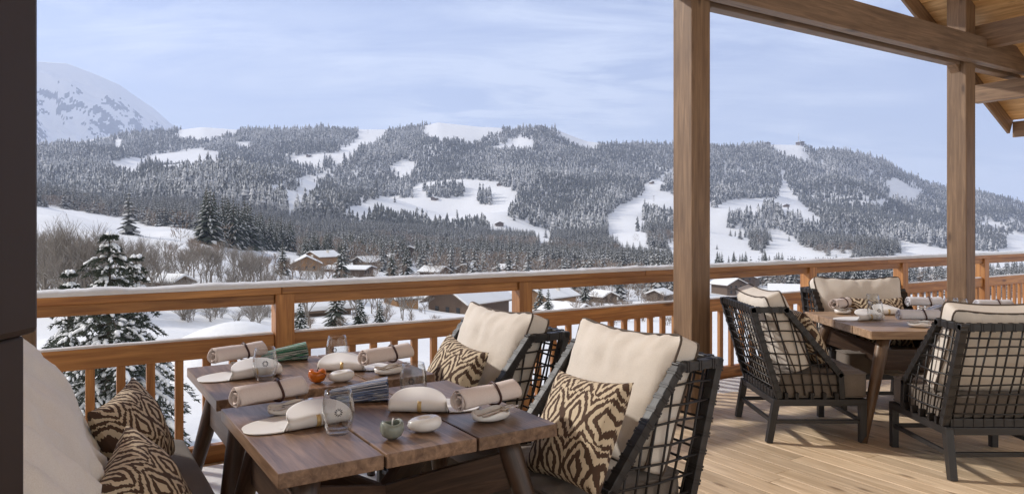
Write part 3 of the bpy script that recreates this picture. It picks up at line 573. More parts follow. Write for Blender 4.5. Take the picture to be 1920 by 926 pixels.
# ------------------------------------------------------------------ chalets and huts
def chalet(px, y, w, dpt, hw, yaw, label, wallm='chalet', pitch=.42, D=None, snow=.35, detail=True, cat='house', name='chalet', chim=True):
    D = D or depth_at(px, y); p = ground(px, D); root = empty(name, p, R(yaw), label, cat)
    hr = pitch * w / 2; b = MB()     # gable faces -y
    x, yy = w / 2, dpt / 2
    vs = [(-x, -yy, -2.5), (x, -yy, -2.5), (x, -yy, hw), (0, -yy, hw + hr), (-x, -yy, hw), (-x, yy, -2.5), (x, yy, -2.5), (x, yy, hw), (0, yy, hw + hr), (-x, yy, hw)]
    b.add(vs, [(0, 1, 2, 3, 4), (6, 5, 9, 8, 7), (1, 6, 7, 2), (5, 0, 4, 9)], 0, False, [(q[0], q[2], q[1]) for q in vs]); b.build('wall', M[wallm], root)
    ov = w * .12; rb = MB(); sb = MB()
    for s in (-1, 1):
        e = (s * (x + ov), hw - pitch * ov); up = .12
        def slab(mb, t0, t1, oy, ex):
            q = [(0, hw + hr + t0), (s * (x + ov + ex), e[1] + t0 - ex * pitch), (s * (x + ov + ex), e[1] + t1 - ex * pitch), (0, hw + hr + t1)]
            v = [(a, -yy - ov * 1.2 + oy, c) for a, c in q] + [(a, yy + ov - oy, c) for a, c in q]
            mb.add(v, [(0, 1, 2, 3), (7, 6, 5, 4), (0, 4, 5, 1), (1, 5, 6, 2), (2, 6, 7, 3)], 0)
        slab(rb, .01, .16, 0, 0); slab(sb, .163, .16 + snow, .08, -.08)
    rf = rb.build('roof', M['chalet'], root); so = sb.build('snow_cover', M['snow_soft'], rf, bevel=.12)
    if detail:
        for r_ in range(2 if hw > 4 else 1):
            for k in (-1, 0, 1):
                wx, wz = k * w * .27, hw * (.30 + .45 * r_) if hw > 4 else hw * .45
                MB().bar((wx, -yy - .03, wz - .55), (wx, -yy - .03, wz + .55), w * .09, .05, (0, 1, 0)).build('window', M['pane'], root)
        if hw > 4:
            bl = MB().bar((-x, -yy - .65, hw * .52), (x, -yy - .65, hw * .52), 1.2, .16)
            for k in range(13): bl.bar((-x + w * k / 12, -yy - 1.2, hw * .53), (-x + w * k / 12, -yy - 1.2, hw * .53 + .9), .12, .05)
            bl.bar((-x, -yy - 1.2, hw * .53 + .95), (x, -yy - 1.2, hw * .53 + .95), .1, .12); bl.build('balcony', M['chalet'], root)
        if chim: c = MB().bar((x * .45, yy * .2, hw), (x * .45, yy * .2, hw + hr + .5), .8, .8, (0, 1, 0)).build('chimney', M['chalet_white'], rf)
    return root
chalet(880, 590, 10.5, 14, 3.2, -36, 'large dark brown chalet with broad snowy roof behind the back left chair', D=152, pitch=.55, snow=.4)
chalet(1030, 584, 8, 11, 3.4, -40, 'chalet with ochre wall and snowy roof right of the middle rail post', 'chalet_orange', D=175)
chalet(1062, 590, 5.2, 8, 1.4, 48, 'low chalet whose white roof has two small dark skylights', 'chalet', D=135)
chalet(574, 526, 9, 10, 2.6, 18, 'orange gabled chalet just above the left handrail', 'chalet_orange', D=250, pitch=.5)
chalet(604, 516, 9, 11, 4.2, -32, 'orange walled chalet half hidden by a snowy spruce', 'chalet_orange', D=300)
chalet(655, 530, 9, 14, 1.6, 80, 'long low building under a flat snow blanket right of the orange chalets', 'chalet', D=250, pitch=.18)
chalet(768, 462, 16, 12, 5, 8, 'lone brown chalet above the valley clearing', 'chalet', D=520)
chalet(590, 618, 4.2, 6.5, .7, -50, 'snow buried shed right of the left rail post', 'chalet', D=78, pitch=.40, snow=.45, detail=False, name='shed', cat='shed')
chalet(318, 528, 3.4, 4.6, 1.1, 70, 'low brown shed with a snowy roof behind the big fir', 'chalet', D=98, detail=False, name='shed', cat='shed')
chalet(1470, 566, 13, 10, 3.0, 70, 'chalet with wide white roof seen between handrail and left lattice chair', 'chalet', D=300)
chalet(1365, 560, 10, 9, 4.6, 28, 'brown chalet right beside the tall middle post under the handrail', 'chalet', D=300)
chalet(1398, 548, 12, 11, 4.8, -30, 'snowy roofed chalet behind the brown one by the middle post', 'chalet', D=380)
chalet(1545, 566, 13, 9, 3, 80, 'white roofed farmhouse seen above the far chair cushion', 'chalet_white', D=330)
for (px, y, D, yw, wl, lb) in ((1868, 512, 640, 20, 'chalet', 'tall brown village house right of the right hand post, topmost of three'), (1880, 530, 520, -28, 'chalet', 'brown gabled village house just above the lower rail right of the right hand post'), (1862, 536, 440, 75, 'chalet_white', 'pale village house lowest behind the rail right of the right hand post'),
        (1758, 536, 520, 12, 'chalet_white', 'pale village house under the handrail left of the right hand post'), (1735, 544, 450, -35, 'chalet', 'dark village house under the handrail nearest the last rail post'), (1705, 530, 600, 60, 'chalet_white', 'little pale house under the handrail at the last rail post'), (1905, 522, 560, 55, 'chalet', 'village house at the right edge of the view')):
    chalet(px, y, 15, 13, 6.0, yw, lb, wl, D=D)
for i, (px, y, D, w) in enumerate(((690, 512, 330, 9), (735, 506, 380, 10), (815, 512, 330, 9), (880, 508, 360, 10), (950, 506, 390, 9), (1010, 512, 330, 9), (640, 592, 130, 4.5), (752, 592, 140, 4.5))):
    chalet(px, y, w, w * 1.1, w * .34, (-40, 35, 62, -22, 48, -60, 40, -48, 70, -30)[i], 'small snowy roofed chalet among trees between the left and middle rail posts', ('chalet', 'chalet_orange', 'chalet')[i % 3], D=D, snow=.5, detail=False)['group'] = 'small chalets among the valley trees'
for i, (px, y, D, w) in enumerate(((1130, 572, 210, 5.5), (1236, 570, 215, 5.5), (1160, 545, 330, 7.5))):
    chalet(px, y, w, w * 1.1, w * .34, (35, -35, 60, -55, 25)[i], 'little white roofed chalet in the brown copse left of the middle post', 'chalet', D=D, snow=.5, detail=False)['group'] = 'little chalets in the brown copse'
for (px, y, w, lb) in ((815, 380, 15, 'dark hay barn in the middle of the central white meadow'), (936, 425, 14, 'dark barn at the lower edge of the central white meadow'), (936, 351, 12, 'tiny dark hut at the top right of the central white meadow'), (579, 299, 14, 'small dark hut high on the left ski run'), (1222, 348, 11, 'tiny hut on the narrow strip left of the middle post'),
        (1474, 388, 14, 'small brown hut under the narrow white run right of the middle post'), (1590, 377, 13, 'hut in the small forest clearing at right'), (1855, 428, 15, 'hut on the white slope right of the right hand post'), (1016, 240, 22, 'hut on the rocky summit in the middle'), (1440, 269, 20, 'lift terminal on the left of the white summit')):
    chalet(px, y, w, w * .8, w * .33, random.uniform(-50, 50), lb, 'chalet', snow=.5, detail=False, cat='hut', name='hut')
D0 = depth_at(1500, 274); root = chalet(1500, 274, 30, 22, 12, 30, 'summit station with a tall mast on the right hand hill', 'chalet', D=D0, detail=False, cat='mountain station', name='summit_station', pitch=.2)
MB().tube([(-9, 0, 10), (-9, 0, 40), (-9, 0, 52)], [1.6, 1.3, .5], 6).build('mast', M['steel'], root)
for i, (px, y) in enumerate(((557, 372), (566, 352), (580, 336), (600, 318), (690, 252), (1226, 380), (1221, 430), (1451, 276))):     # lift pylons
    D = depth_at(px, y); h = 13; mb = MB().tube([(0, 0, -1), (0, 0, h)], [.5, .35], 6); mb.bar((-3.2, 0, h), (3.2, 0, h), .4, .5)
    tag(mb.build('lift_pylon', M['bark'], loc=ground(px, D)), ['lowest T-shaped ski lift pylon on the left run', 'second ski lift pylon from the bottom of the left run', 'third ski lift pylon up the left run', 'fourth ski lift pylon up the left run', 'ski lift pylon at the top of the left run', 'upper ski lift pylon on the run left of the middle post', 'lower ski lift pylon on the run left of the middle post', 'ski lift pylon on the white summit beside the terminal'][i], 'ski lift pylon', 'ski lift pylons')

# ------------------------------------------------------------------ haze
def haze():
    m = bpy.data.materials.new('winter_haze'); m.use_nodes = True; N = m.node_tree.nodes; N.clear(); o = N.new('ShaderNodeOutputMaterial'); v = N.new('ShaderNodeVolumePrincipled')
    v.inputs['Color'].default_value = (.60, .70, .95, 1); v.inputs['Density'].default_value = HAZE; v.inputs['Anisotropy'].default_value = .2; m.node_tree.links.new(v.outputs[0], o.inputs['Volume'])
    zl = float(min(G[..., 2].min(), -60)) - 250; mb = MB(); x0, x1, y0, y1, z0, z1 = -16000, 16000, -700, 12200, -1300, 3400
    mb.add([(x0, y0, z0), (x1, y0, z0), (x1, y1, z0), (x0, y1, z0), (x0, y0, z1), (x1, y0, z1), (x1, y1, z1), (x0, y1, z1)], [(0, 3, 2, 1), (4, 5, 6, 7), (0, 1, 5, 4), (1, 2, 6, 5), (2, 3, 7, 6), (3, 0, 4, 7)])
    tag(mb.build('haze', m), 'thin bluish winter haze over the valley', 'haze', kind='stuff')
HAZE = 1.05e-4
haze()

# ------------------------------------------------------------------ terrace structure
def deck():
    mb = MB(); w = .142; u = -3.2
    while u < 12.5:
        v = -2.6
        cuts = sorted(random.uniform(-1.5, 4.0) for _ in range(2)) + [4.93]
        for c in cuts:
            if c - v > .3: mb.bar(W(u, v + .0012, -.014), W(u, c - .0012, -.014), w - .005, .028, (0, 0, 1)); v = c
        u += w
    tag(mb.build('terrace_deck', M['deck'], bevel=.0025), kind='structure')
    b = MB(); b.bar(W(-3.3, 1.2, -.13), W(12.6, 1.2, -.13), 7.4, .2); b.bar(W(-3.3, 4.97, -.2), W(12.6, 4.97, -.2), .06, .36)
    tag(b.build('terrace_floor', M['dark']), kind='structure')
    s = MB()       # drift of snow left along the foot of the rail
    def drift(u0, u1, v0, v1, h, nu, nv):
        def fn(a, b_):
            u_, v_ = u0 + (u1 - u0) * a, v0 + (v1 - v0) * b_; e = fbm(u_ * 2.1, v_ * 4, 1) * .5 + fbm(u_ * 9, v_ * 9, 2) * .25
            k = max(0, min(1, (b_ * 1.6 - .25 + e * .8))) * max(0, min(1, 8 * a)) * max(0, min(1, 8 * (1 - a))); return W(u_, v_, -.012 + .014 * (k > 0) + h * k)
        s.grid(fn, nu, nv)
    drift(-1.0, 2.0, 3.75, 4.52, .035, 90, 24); drift(1.8, 9.0, 4.22, 4.56, .03, 160, 12)
    tag(s.build('snow_drift', M['snow_soft']), 'thin drift of snow on the deck boards along the foot of the railing', 'snow', kind='stuff')
deck()
VR = 4.72
def railing():
    root = empty('railing', W(3, VR, 0), 0, 'larch railing with snow on its handrail crossing the whole terrace edge', 'railing')
    loc = root.location.copy()
    class RB(MB):
        def out(s, name, m, bevel=.004, parent=root): 
            s.v = [tuple(Vector(p) - loc) for p in s.v]; return s.build(name, m, parent, bevel)
    U0, U1 = -2.6, 15
    posts = [rail_u(530, VR), rail_u(978, VR), rail_u(1515, VR), rail_u(1688, VR)]
    sp = posts[1] - posts[0]; posts = [posts[0] - sp] + posts + [posts[-1] + sp * 1.05, posts[-1] + sp * 2.1]
    joints = [U0, 1.2, 4.3, 8.0, U1]; hr = RB()
    for a, b in zip(joints, joints[1:]): hr.bar(W(a + .002, VR, 1.033), W(b - .002, VR, 1.033), .155, .043)
    hr = hr.out('handrail', M['rail'])
    tb = RB(); lr = RB(); bb = RB()
    for a, b in zip(posts, posts[1:]):
        a += .062; b -= .062
        tb.bar(W(a, VR - .012, .9775), W(b, VR - .012, .9775), .06, .066); lr.bar(W(a, VR - .012, .698), W(b, VR - .012, .698), .06, .115); bb.bar(W(a, VR - .012, .055), W(b, VR - .012, .055), .06, .105)
    tb.out('top_board', M['rail']); lro = lr.out('lower_rail', M['rail']); bb.out('bottom_board', M['rail'])
    def snow(u0, u1, z, w, h, seed):
        s = RB(); n = int((u1 - u0) * 26)
        def fn(a, b):
            u = u0 + (u1 - u0) * a; q = math.pi * b; hh = h * (1 + .3 * fbm(u * 3, seed) + .18 * fbm(u * 14, seed + 3)); return W(u, VR + (w / 2) * (1 + .10 * fbm(u * 9, seed + 8)) * math.cos(q), z + hh * max(0, math.sin(q)) ** .55)
        s.grid(fn, n, 10); return s
    snow(U0, U1, 1.0555, .15, .036, 1).out('snow_cover', M['snow_soft'], 0, hr)
    for i, (a, b) in enumerate(zip(posts, posts[1:])):
        snow(a + .07, b - .07, .756, .062, .013, 5 + i).out('snow_cover', M['snow_soft'], 0, lro)
    for p in posts: RB().bar(W(p, VR - .006, 0), W(p, VR - .006, 1.011), .118, .118, (0, 1, 0)).out('post', M['rail'])
    # square the posts and balusters to the rail
    pitch = rail_u(332, VR) - rail_u(279, VR)
    for a, b in zip(posts, posts[1:]):
        n = max(1, round((b - a) / pitch)); st = (b - a) / n
        for k in range(1, n): baluster(a + st * k, RB)
def baluster(u, RB):
    m = RB(); up = (math.cos(A), math.sin(A), 0); m.bar(W(u, VR - .01, .1085), W(u, VR - .01, .6395), .036, .046, up); m.out('baluster', M['rail'], .003)
_bar = MB.bar
def square_bar(s, p0, p1, w, h, up=(0, 0, 1), **k):
    d = Vector(p1) - Vector(p0)
    if abs(d.z) > .99 * d.length and tuple(up) in ((0, 1, 0),): up = (-SU, CU, 0)
    return _bar(s, p0, p1, w, h, up, **k)
MB.bar = square_bar
railing()
MB.bar = _bar

P1 = (CU * 1.4 + SU * 5.6, -SU * 1.4 + CU * 5.6); PV = P1[1]; U1p = P1[0]; U2p = U1p + 4.1; U0p = U1p - 4.36
def canopy():
    root = empty('terrace_canopy', W(U1p, PV, 0), 0, 'open timber canopy of grey brown posts, beams and orange pine roof boards over the terrace', 'canopy'); loc = root.location.copy()
    def out(mb, name, m, bevel=.006): mb.v = [tuple(Vector(p) - loc) for p in mb.v]; return mb.build(name, m, root, bevel)
    up = (-SU, CU, 0); TAN = math.tan(R(28)); uE = 9.32; zE = 3.14
    ridge_u = U1p
    def zr(u): return zE - TAN * (u - uE) if u > ridge_u else zE - TAN * (2 * ridge_u - u - uE)
    for u, top in ((U0p, 5.2), (U1p, 5.4), (U2p, 3.44)):
        if u == U0p: top = zr(u) - .03
        if u == U2p: top = zr(u) + .225
        out(MB().bar(W(u, PV, 0), W(u, PV, top), .2, .2, up), 'post', M['post'], .008)
    for a, b in ((U0p, U1p), (U1p, U2p), (U2p, 12.5)):
        b_ = b - .102 if b < 12 else b; zb = 3.30 if a == U0p else 3.25; out(MB().bar(W(a + .102, PV + .01, zb), W(b_, PV + .01, zb), .11, .17), 'tie_beam', M['beam'])
    for a in (U1p, U2p):       # little cut braces in the corner under the beam
        for s in ((1,) if a == U1p else (-1, 1)):
            k = MB(); q = [(a + s * .102, 3.164), (a + s * .18, 3.164), (a + s * .102, 3.09)]
            vs = [W(u, PV - .035, z) for u, z in q] + [W(u, PV + .055, z) for u, z in q]; k.add(vs, [(0, 1, 2), (5, 4, 3), (0, 3, 4, 1), (1, 4, 5, 2), (2, 5, 3, 0)]); out(k, 'corner_block', M['post'], 0)
    out(MB().bar(W(U1p - .1, PV - .155, 3.315), W(12.6, PV - .155, 3.315), .105, .27), 'clamp_beam', M['beam'])
    V0, V1 = -2.0, 4.10
    for u in (U2p + .18, uE): out(MB().bar(W(u, V0, zr(u) - .125), W(u, V1 + .24, zr(u) - .125), .14, .25 if u < uE else .21), 'purlin', M['post'])
    out(MB().bar(W(ridge_u, V0, zr(ridge_u) - .2), W(ridge_u, V1, zr(ridge_u) - .2), .16, .3), 'ridge_purlin', M['post'])
    uR = uE + .93; uL = 2 * ridge_u - uR
    nrm = Vector((SU * 0, 0, 1))
    for v in (3.2, 2.35, 1.45, .45, -.75):
        for a, b in ((ridge_u + .01, uR), (uL, ridge_u - .01)):
            out(MB().bar(W(a, v, zr(a) + .075), W(b, v, zr(b) + .075), .09, .15), 'rafter', M['post'])
    w = .15
    for a, b in ((ridge_u + .01, uR + .05), (uL - .05, ridge_u - .01)):
        rb = MB(); n = int((b - a) / w)
        for k in range(n):
            u0 = a + (b - a) * k / n; u1 = a + (b - a) * (k + 1) / n - .004; r = random.random()
            vs = [W(u, v, zr(u) + .166 + t) for t in (0, .03) for v in (V0 - .2, V1 + .25) for u in (u0, u1)]; o = random.random() * 30
            gc = [(v + o, u - u0 + o * .3, t) for t in (0, .03) for v in (V0, V1) for u in (u0, u1)]
            rb.add(vs, [(0, 1, 3, 2), (4, 6, 7, 5), (0, 4, 5, 1), (2, 3, 7, 6), (0, 2, 6, 4), (1, 5, 7, 3)], 0, False, gc, r)
        out(rb, 'roof_boards', M['roofboard'], .002)
        sh = MB(); sh.add([W(u, v, zr(u) + .21 + t) for t in (0, .3) for v in (V0 - .25, V1 + .32) for u in (a, b)], [(0, 1, 3, 2), (4, 6, 7, 5), (0, 4, 5, 1), (2, 3, 7, 6), (0, 2, 6, 4), (1, 5, 7, 3)]); out(sh, 'roof_snow', M['snow_soft'], .08)
        out(MB().bar(W(a, V1 + .27, zr(a) + .10), W(b, V1 + .27, zr(b) + .10), .035, .24), 'verge_board', M['post'])
    for u in (uR + .07, uL - .07): out(MB().bar(W(u, V0 - .2, zr(u) + .06), W(u, V1 + .25, zr(u) + .06), .04, .2), 'fascia', M['post'])
canopy()
# dark jamb of the opening the view is taken from
def jamb():
    root = empty('door_jamb', (-.78, .92, 0), 0, 'very dark brown door jamb filling the left edge of the view', 'door frame')
    MB().bar((-.10, 0, 1.30), (-.10, 0, 3.4), .447, .16, (0, 1, 0)).build('upper_frame', M['dark'], root, .01)
    MB().bar((-.10, 0, 0), (-.10, 0, 1.298), .417, .14, (0, 1, 0)).build('lower_frame', M['dark'], root, .004)
jamb()

# ------------------------------------------------------------------ chairs
def side_frame(s):
    y = s * .335; mb = MB(); P = [(-.275, y, .315), (-.445, y, .885), (-.225, y, .885), (.135, y, .455), (.145, y, .315)]
    for a, b in zip(P, P[1:]):
        d = (Vector(b) - Vector(a)).normalized(); e = d * .018; mb.bar(Vector(a) - e, Vector(b) + e, .038, .042, (0, 1, 0))
    return mb, P
def lerp(a, b, t): return Vector(a).lerp(Vector(b), t)
def wraps(mb, a, b, n, r=.031):
    d = (Vector(b) - Vector(a)).normalized()
    for i in range(n):
        c = lerp(a, b, (i + .5) / n + random.uniform(-.02, .02))
        for o in (-.010, .002): mb.bar(c + d * o, c + d * (o + .009), .0425, .0465, (0, 1, 0))
def make_chair():
    root = empty('lounge_chair')
    leg = []
    for s in (-1, 1):
        mb, P = side_frame(s); mb.build('side_frame', M['chair'], root, .004)
        MB().bar((-.335, s * .325, 0), (-.285, s * .325, .29), .042, .042, (0, 1, 0), w1=.046, h1=.046).build('leg', M['chair'], root, .003)
        MB().bar((.29, s * .325, 0), (.29, s * .325, .29), .042, .042, (0, 1, 0), w1=.046, h1=.046).build('leg', M['chair'], root, .003)
        MB().bar((-.305, s * .325, .14), (.27, s * .325, .14), .022, .026).build('stretcher', M['chair'], root, .003)
        st = MB(); A0, B0, C0, D0_, E0 = [Vector(p) for p in P]; y = s * .335; j = lambda: random.uniform(-.012, .012)
        def front(z): return lerp(D0_, C0, (z - D0_.z) / (C0.z - D0_.z)) if z > D0_.z else lerp(E0, D0_, (z - E0.z) / (D0_.z - E0.z))
        def back(z): return lerp(A0, B0, (z - A0.z) / (B0.z - A0.z))
        def line(a, b):
            m = lerp(a, b, .5) + Vector((j(), s * .006 + j() * .5, j())); st.tube([a, m, b], .0052, 5)
        for k in range(1, 8): z = .315 + .57 * k / 8; line(back(z) + Vector((0, s * .008, 0)), front(z) + Vector((0, s * .008, 0)))
        for k in range(1, 7):
            t = k / 7; top = None; xb = A0.x + (E0.x - A0.x) * t
            if t < .42: top = lerp(B0, C0, t / .42 * .95)
            else: top = lerp(C0, D0_, (t - .40) / .62)
            line((xb, y, .315), top)
        wraps(st, C0, D0_, 10); wraps(st, B0, C0, 3); wraps(st, A0, B0, 9, .030); wraps(st, A0, E0, 5, .030)
        st.build('side_lattice', M['strap'], root)
    MB().bar((-.445, -.312, .885), (-.445, .312, .885), .036, .042).build('back_rail', M['chair'], root, .004); MB().bar((-.275, -.312, .315), (-.275, .312, .315), .044, .05).build('back_rail', M['chair'], root, .004)
    bl = MB()
    for k in range(1, 10):
        t = k / 10; x = -.275 - .17 * t; z = .315 + .57 * t; bl.tube([(x - .01, -.335, z), (x - .012, random.uniform(-.05, .05), z + random.uniform(-.010, .010)), (x - .01, .335, z + random.uniform(-.006, .006))], .0055, 5)
    for k in range(-5, 6):
        y = k * .0585; bl.tube([(-.275, y, .315), (-.362, y + random.uniform(-.010, .010), .60), (-.445, y, .885)], .0055, 5)
        for o in (-.010, .002): bl.bar((-.445, y + o, .885), (-.445, y + o + .009, .885), .0405, .0465)
        bl.bar((-.275, y - .006, .315), (-.275, y + .006, .315), .050, .056)
    bl.build('back_lattice', M['strap'], root)
    sf = MB(); sf.bar((-.31, -.325, .27), (.313, -.325, .27), .046, .045); sf.bar((-.31, .325, .27), (.313, .325, .27), .046, .045); sf.bar((.29, -.30, .27), (.29, .30, .27), .044, .043); sf.bar((-.286, -.30, .27), (-.286, .30, .27), .044, .043); sf.bar((0, -.30, .276), (0, .30, .276), .5, .02); sf.build('seat_frame', M['chair'], root, .003)
    MB().bar((-.31, -.30, .14), (-.31, .30, .14), .022, .026).build('stretcher', M['chair'], root, .003)
    MB().bar((.29, -.30, .14), (.29, .30, .14), .022, .026).build('stretcher', M['chair'], root, .003)
    box_cushion(.64, .60, .15, .03, 3).build_at('seat_cushion', [M['seat'], M['seat']], root, Matrix.Translation((.035, 0, .378)) @ Euler((0, R(-90), 0)).to_matrix().to_4x4())
    return root
class CB(MB):
    def build_at(s, name, mats, parent, mx):
        o = s.build(name, mats, parent); o.matrix_local = mx; return o
def box_cushion(w, h, t, puff, seed, ear=.0, sag=0.0):
    """upright cushion in the local y-z plane facing +x, boxed edge with piping round both faces"""
    cb = CB(); n = 26
    def outline(a, b):      # a,b in -1..1
        y = a * w / 2 * (1 - ear * (1 - abs(b) ** 2.0)); z = b * h / 2 * (1 - (ear + (sag if b > 0 else 0)) * (1 - abs(a) ** 2.2))
        k = (abs(a) ** 14 + abs(b) ** 14) ** (1 / 14); k = max(k, 1e-6); m = max(abs(a), abs(b)); y *= m / k if m > 0 else 1; z *= m / k if m > 0 else 1
        return y, z
    def face(sg):
        def fn(i, j):
            a, b = 2 * i - 1, 2 * j - 1; y, z = outline(a, b); e = max(0, 1 - abs(a) ** 2.6) * max(0, 1 - abs(b) ** 2.6)
            x = sg * (t / 2 + puff * e ** .5 + (.016 * fbm(y * 6 + seed, z * 6, sg) + .010 * fbm(y * 14 + z * 9, z * 5 - y * 3, seed + sg)) * e ** .3 + .008 * math.sin(a * 19 + fbm(y * 5, z * 5, seed) * 4) * max(0, abs(b) - .55) * 2.0)
            return Vector((x, y, z))
        return fn
    for sg in (-1, 1): cb.grid(face(sg) if sg > 0 else (lambda i, j, f=face(-1): f(1 - i, j)), n, n)
    ring = []
    for k in range(n): ring.append((-1 + 2 * k / n, -1))
    for k in range(n): ring.append((1, -1 + 2 * k / n))
    for k in range(n): ring.append((1 - 2 * k / n, 1))
    for k in range(n): ring.append((-1, 1 - 2 * k / n))
    o = [outline(*p) for p in ring]; m = len(o)
    vs = []
    for x, f in ((-t / 2, 1), (-t / 5, 1.012), (t / 5, 1.012), (t / 2, 1)): vs += [(x, y * f, z * f) for y, z in o]
    cb.add(vs, [(r * m + k, r * m + (k + 1) % m, (r + 1) * m + (k + 1) % m, (r + 1) * m + k) for r in range(3) for k in range(m)], 0, True)
    for x in (-t / 2, t / 2): cb.tube([(x, y * 1.006, z * 1.006) for y, z in o], .0055, 6, 1, closed=True)
    return cb
def pillow(w, h, t, seed):
    cb = CB(); n = 30
    def fn(sg):
        def f(i, j):
            a, b = 2 * i - 1, 2 * j - 1; y = a * w / 2 * (1 - .10 * (1 - b * b)); z = b * h / 2 * (1 - .10 * (1 - a * a)); e = max(0, 1 - a * a) * max(0, 1 - b * b)
            return Vector((sg * (t / 2 * e ** .42 + .012 * fbm(y * 8, z * 8, seed) * e ** .5), y, z))
        return f
    cb.grid(fn(1), n, n); cb.grid(lambda i, j, f=fn(-1): f(1 - i, j), n, n)
    return cb
def place(o, loc, rz, lean=0, roll=0):
    o.matrix_world = Matrix.Translation(loc) @ Euler((0, 0, rz)).to_matrix().to_4x4() @ Euler((0, lean, 0)).to_matrix().to_4x4() @ Euler((roll, 0, 0)).to_matrix().to_4x4(); return o
chair0 = make_chair()
BC = box_cushion(.665, .56, .105, .065, 11, .055, .06).build('back_cushion', [M['linen'], M['piping']])
PL = pillow(.45, .43, .17, 2).build('throw_pillow', [M['ikat']])
n_ch = 0
def chair(loc, rz, label, clabel, plabel=None, sy=1.0, psh=(.03, .12), proll=0, pyaw=0):
    global n_ch
    o = chair0 if n_ch == 0 else copy_tree(chair0); o.location = loc; o.rotation_euler = (0, 0, rz); o.scale = (1, sy, 1); tag(o, label, 'chair', 'lattice lounge chairs')
    mx = Matrix.Translation(loc) @ Matrix.Rotation(rz, 4, 'Z')
    c = BC if n_ch == 0 else BC.copy()
    if n_ch: C.objects.link(c)
    c.scale = (1, 1, 1); place(c, mx @ Vector((-.205, 0, .735)), rz, R(-22)); c.scale = (1, sy, 1); tag(c, clabel, 'cushion', 'beige back cushions')
    if plabel:
        p = PL if 'label' not in PL else PL.copy()
        if p is not PL: C.objects.link(p)
        place(p, mx @ Vector((psh[0], psh[1], .665)), rz + pyaw, R(-27), proll); tag(p, plabel, 'pillow', 'brown and cream patterned pillows')
    n_ch += 1
AL = A + math.pi      # facing the bench
chair(W(1.86, 2.40), AL, 'lattice lounge chair nearest the viewer, at the front table', 'large beige cushion with dark piping in the nearest chair', 'patterned pillow leaning on the cushion of the nearest chair', psh=(.17, .19), proll=R(4))
chair(W(1.76, 3.32), AL, 'lattice lounge chair at the back table, just in front of the railing', 'beige cushion of the chair between back table and railing', 'smaller looking patterned pillow in the chair by the railing', psh=(.10, .10), proll=R(-5))
chair(Vector((2.05, 5.125, 0)), 0, 'lattice lounge chair seen from its side at the left end of the right table', 'beige cushion seen edge on in the left chair at the right table', 'patterned pillow behind the side lattice of the left chair at the right table', psh=(.02, -.03))
chair(Vector((2.83, 4.42, 0)), R(90), 'lattice lounge chair with its back turned to the viewer at the right edge', 'cushion showing through the back lattice of the chair at the right edge')
chair(Vector((2.95, 5.90, 0)), R(-90), 'lattice lounge chair on the far side of the right table facing the viewer', 'wide beige cushion facing the viewer on the far side of the right table', 'patterned pillow half hidden under the far edge of the right table', sy=1.12, psh=(.06, .05))
chair(Vector((3.84, 5.25, 0)), R(180), 'lattice lounge chair at the far right end of the right table, only its arm showing', 'cushion of the chair at the far right end of the right table')

# ------------------------------------------------------------------ bench
def bench():
    v0, v1 = .9, 3.77; root = empty('bench', W(0, 2.3, 0), A, 'long built-in bench along the left end of the terrace', 'bench'); L0, L1 = v0 - 2.3, v1 - 2.3
    MB().bar((.12, L0, .16), (.12, L1, .16), .70, .32).build('base', M['table'], root, .005)
    MB().bar((-.36, L0, .5), (-.36, L1, .5), .05, 1.0).build('back_panel', M['table'], root, .005)
    mb = MB()
    def fn(i, j):      # soft rounded slab, section swept along y
        q = 2 * math.pi * i; x = abs(math.cos(q)) ** .32 * math.copysign(1, math.cos(q)); z = abs(math.sin(q)) ** .32 * math.copysign(1, math.sin(q)); e = min(1, (min(j, 1 - j) / .03)) ** .4
        y = L0 + (L1 - L0) * j; return Vector((.09 + .415 * x * (.93 + .07 * e), y, .39 + .068 * z * e + .006 * fbm(x * 3, y * 3)))
    mb.grid(fn, 40, 70, 0, True, True); mb.build('seat_cushion', M['seat'], root)
bench()
def bench_cushion():
    mb = MB(); v0, v1 = 1.0, 3.42
    def fn(i, j):
        q = 2 * math.pi * i; v = v0 + (v1 - v0) * j; e = max(0, 1 - abs(2 * j - 1) ** 9) ** .4
        x = math.cos(q); z = math.sin(q); zz = .795 + .355 * math.copysign(abs(z) ** .7, z) * (.90 + .10 * e)
        f = .10 + .10 * (1 - ((zz - .62) / .42) ** 2 if abs(zz - .62) < .42 else 0)
        w1 = .034 * fbm(v * 3.2 + zz * 3, zz * 5.5 - v * 2.4, 4, 5) + .014 * math.sin((zz * 1.0 + v * .9) * 26 + 5 * fbm(v * 2, zz * 2, 9))
        xx = -.085 - .33 * (zz - .45) + (f * math.copysign(abs(x) ** .8, x) + .02) * (.35 + .65 * e) + w1 * e * max(0, x) + .055
        return W(xx, v, zz)
    mb.grid(fn, 72, 120, 0, True, True)
    tag(mb.build('back_cushion', M['linen_pale']), 'long creamy linen cushion leaning on the bench back at the left', 'cushion')
bench_cushion()
for loc, rz, lean, roll, lb in ((W(.250, 3.17, .630), A + R(-30), R(-24), R(8), 'plump patterned pillow on the bench, the one nearer the railing'), (W(.240, 2.56, .585), A + R(-23), R(-30), R(14), 'plump patterned pillow on the bench, the one nearer the viewer')):
    p = PL.copy(); C.objects.link(p); place(p, loc, rz, lean, roll); p.scale = (1.15, .84, .86); tag(p, lb, 'pillow', 'brown and cream patterned pillows')

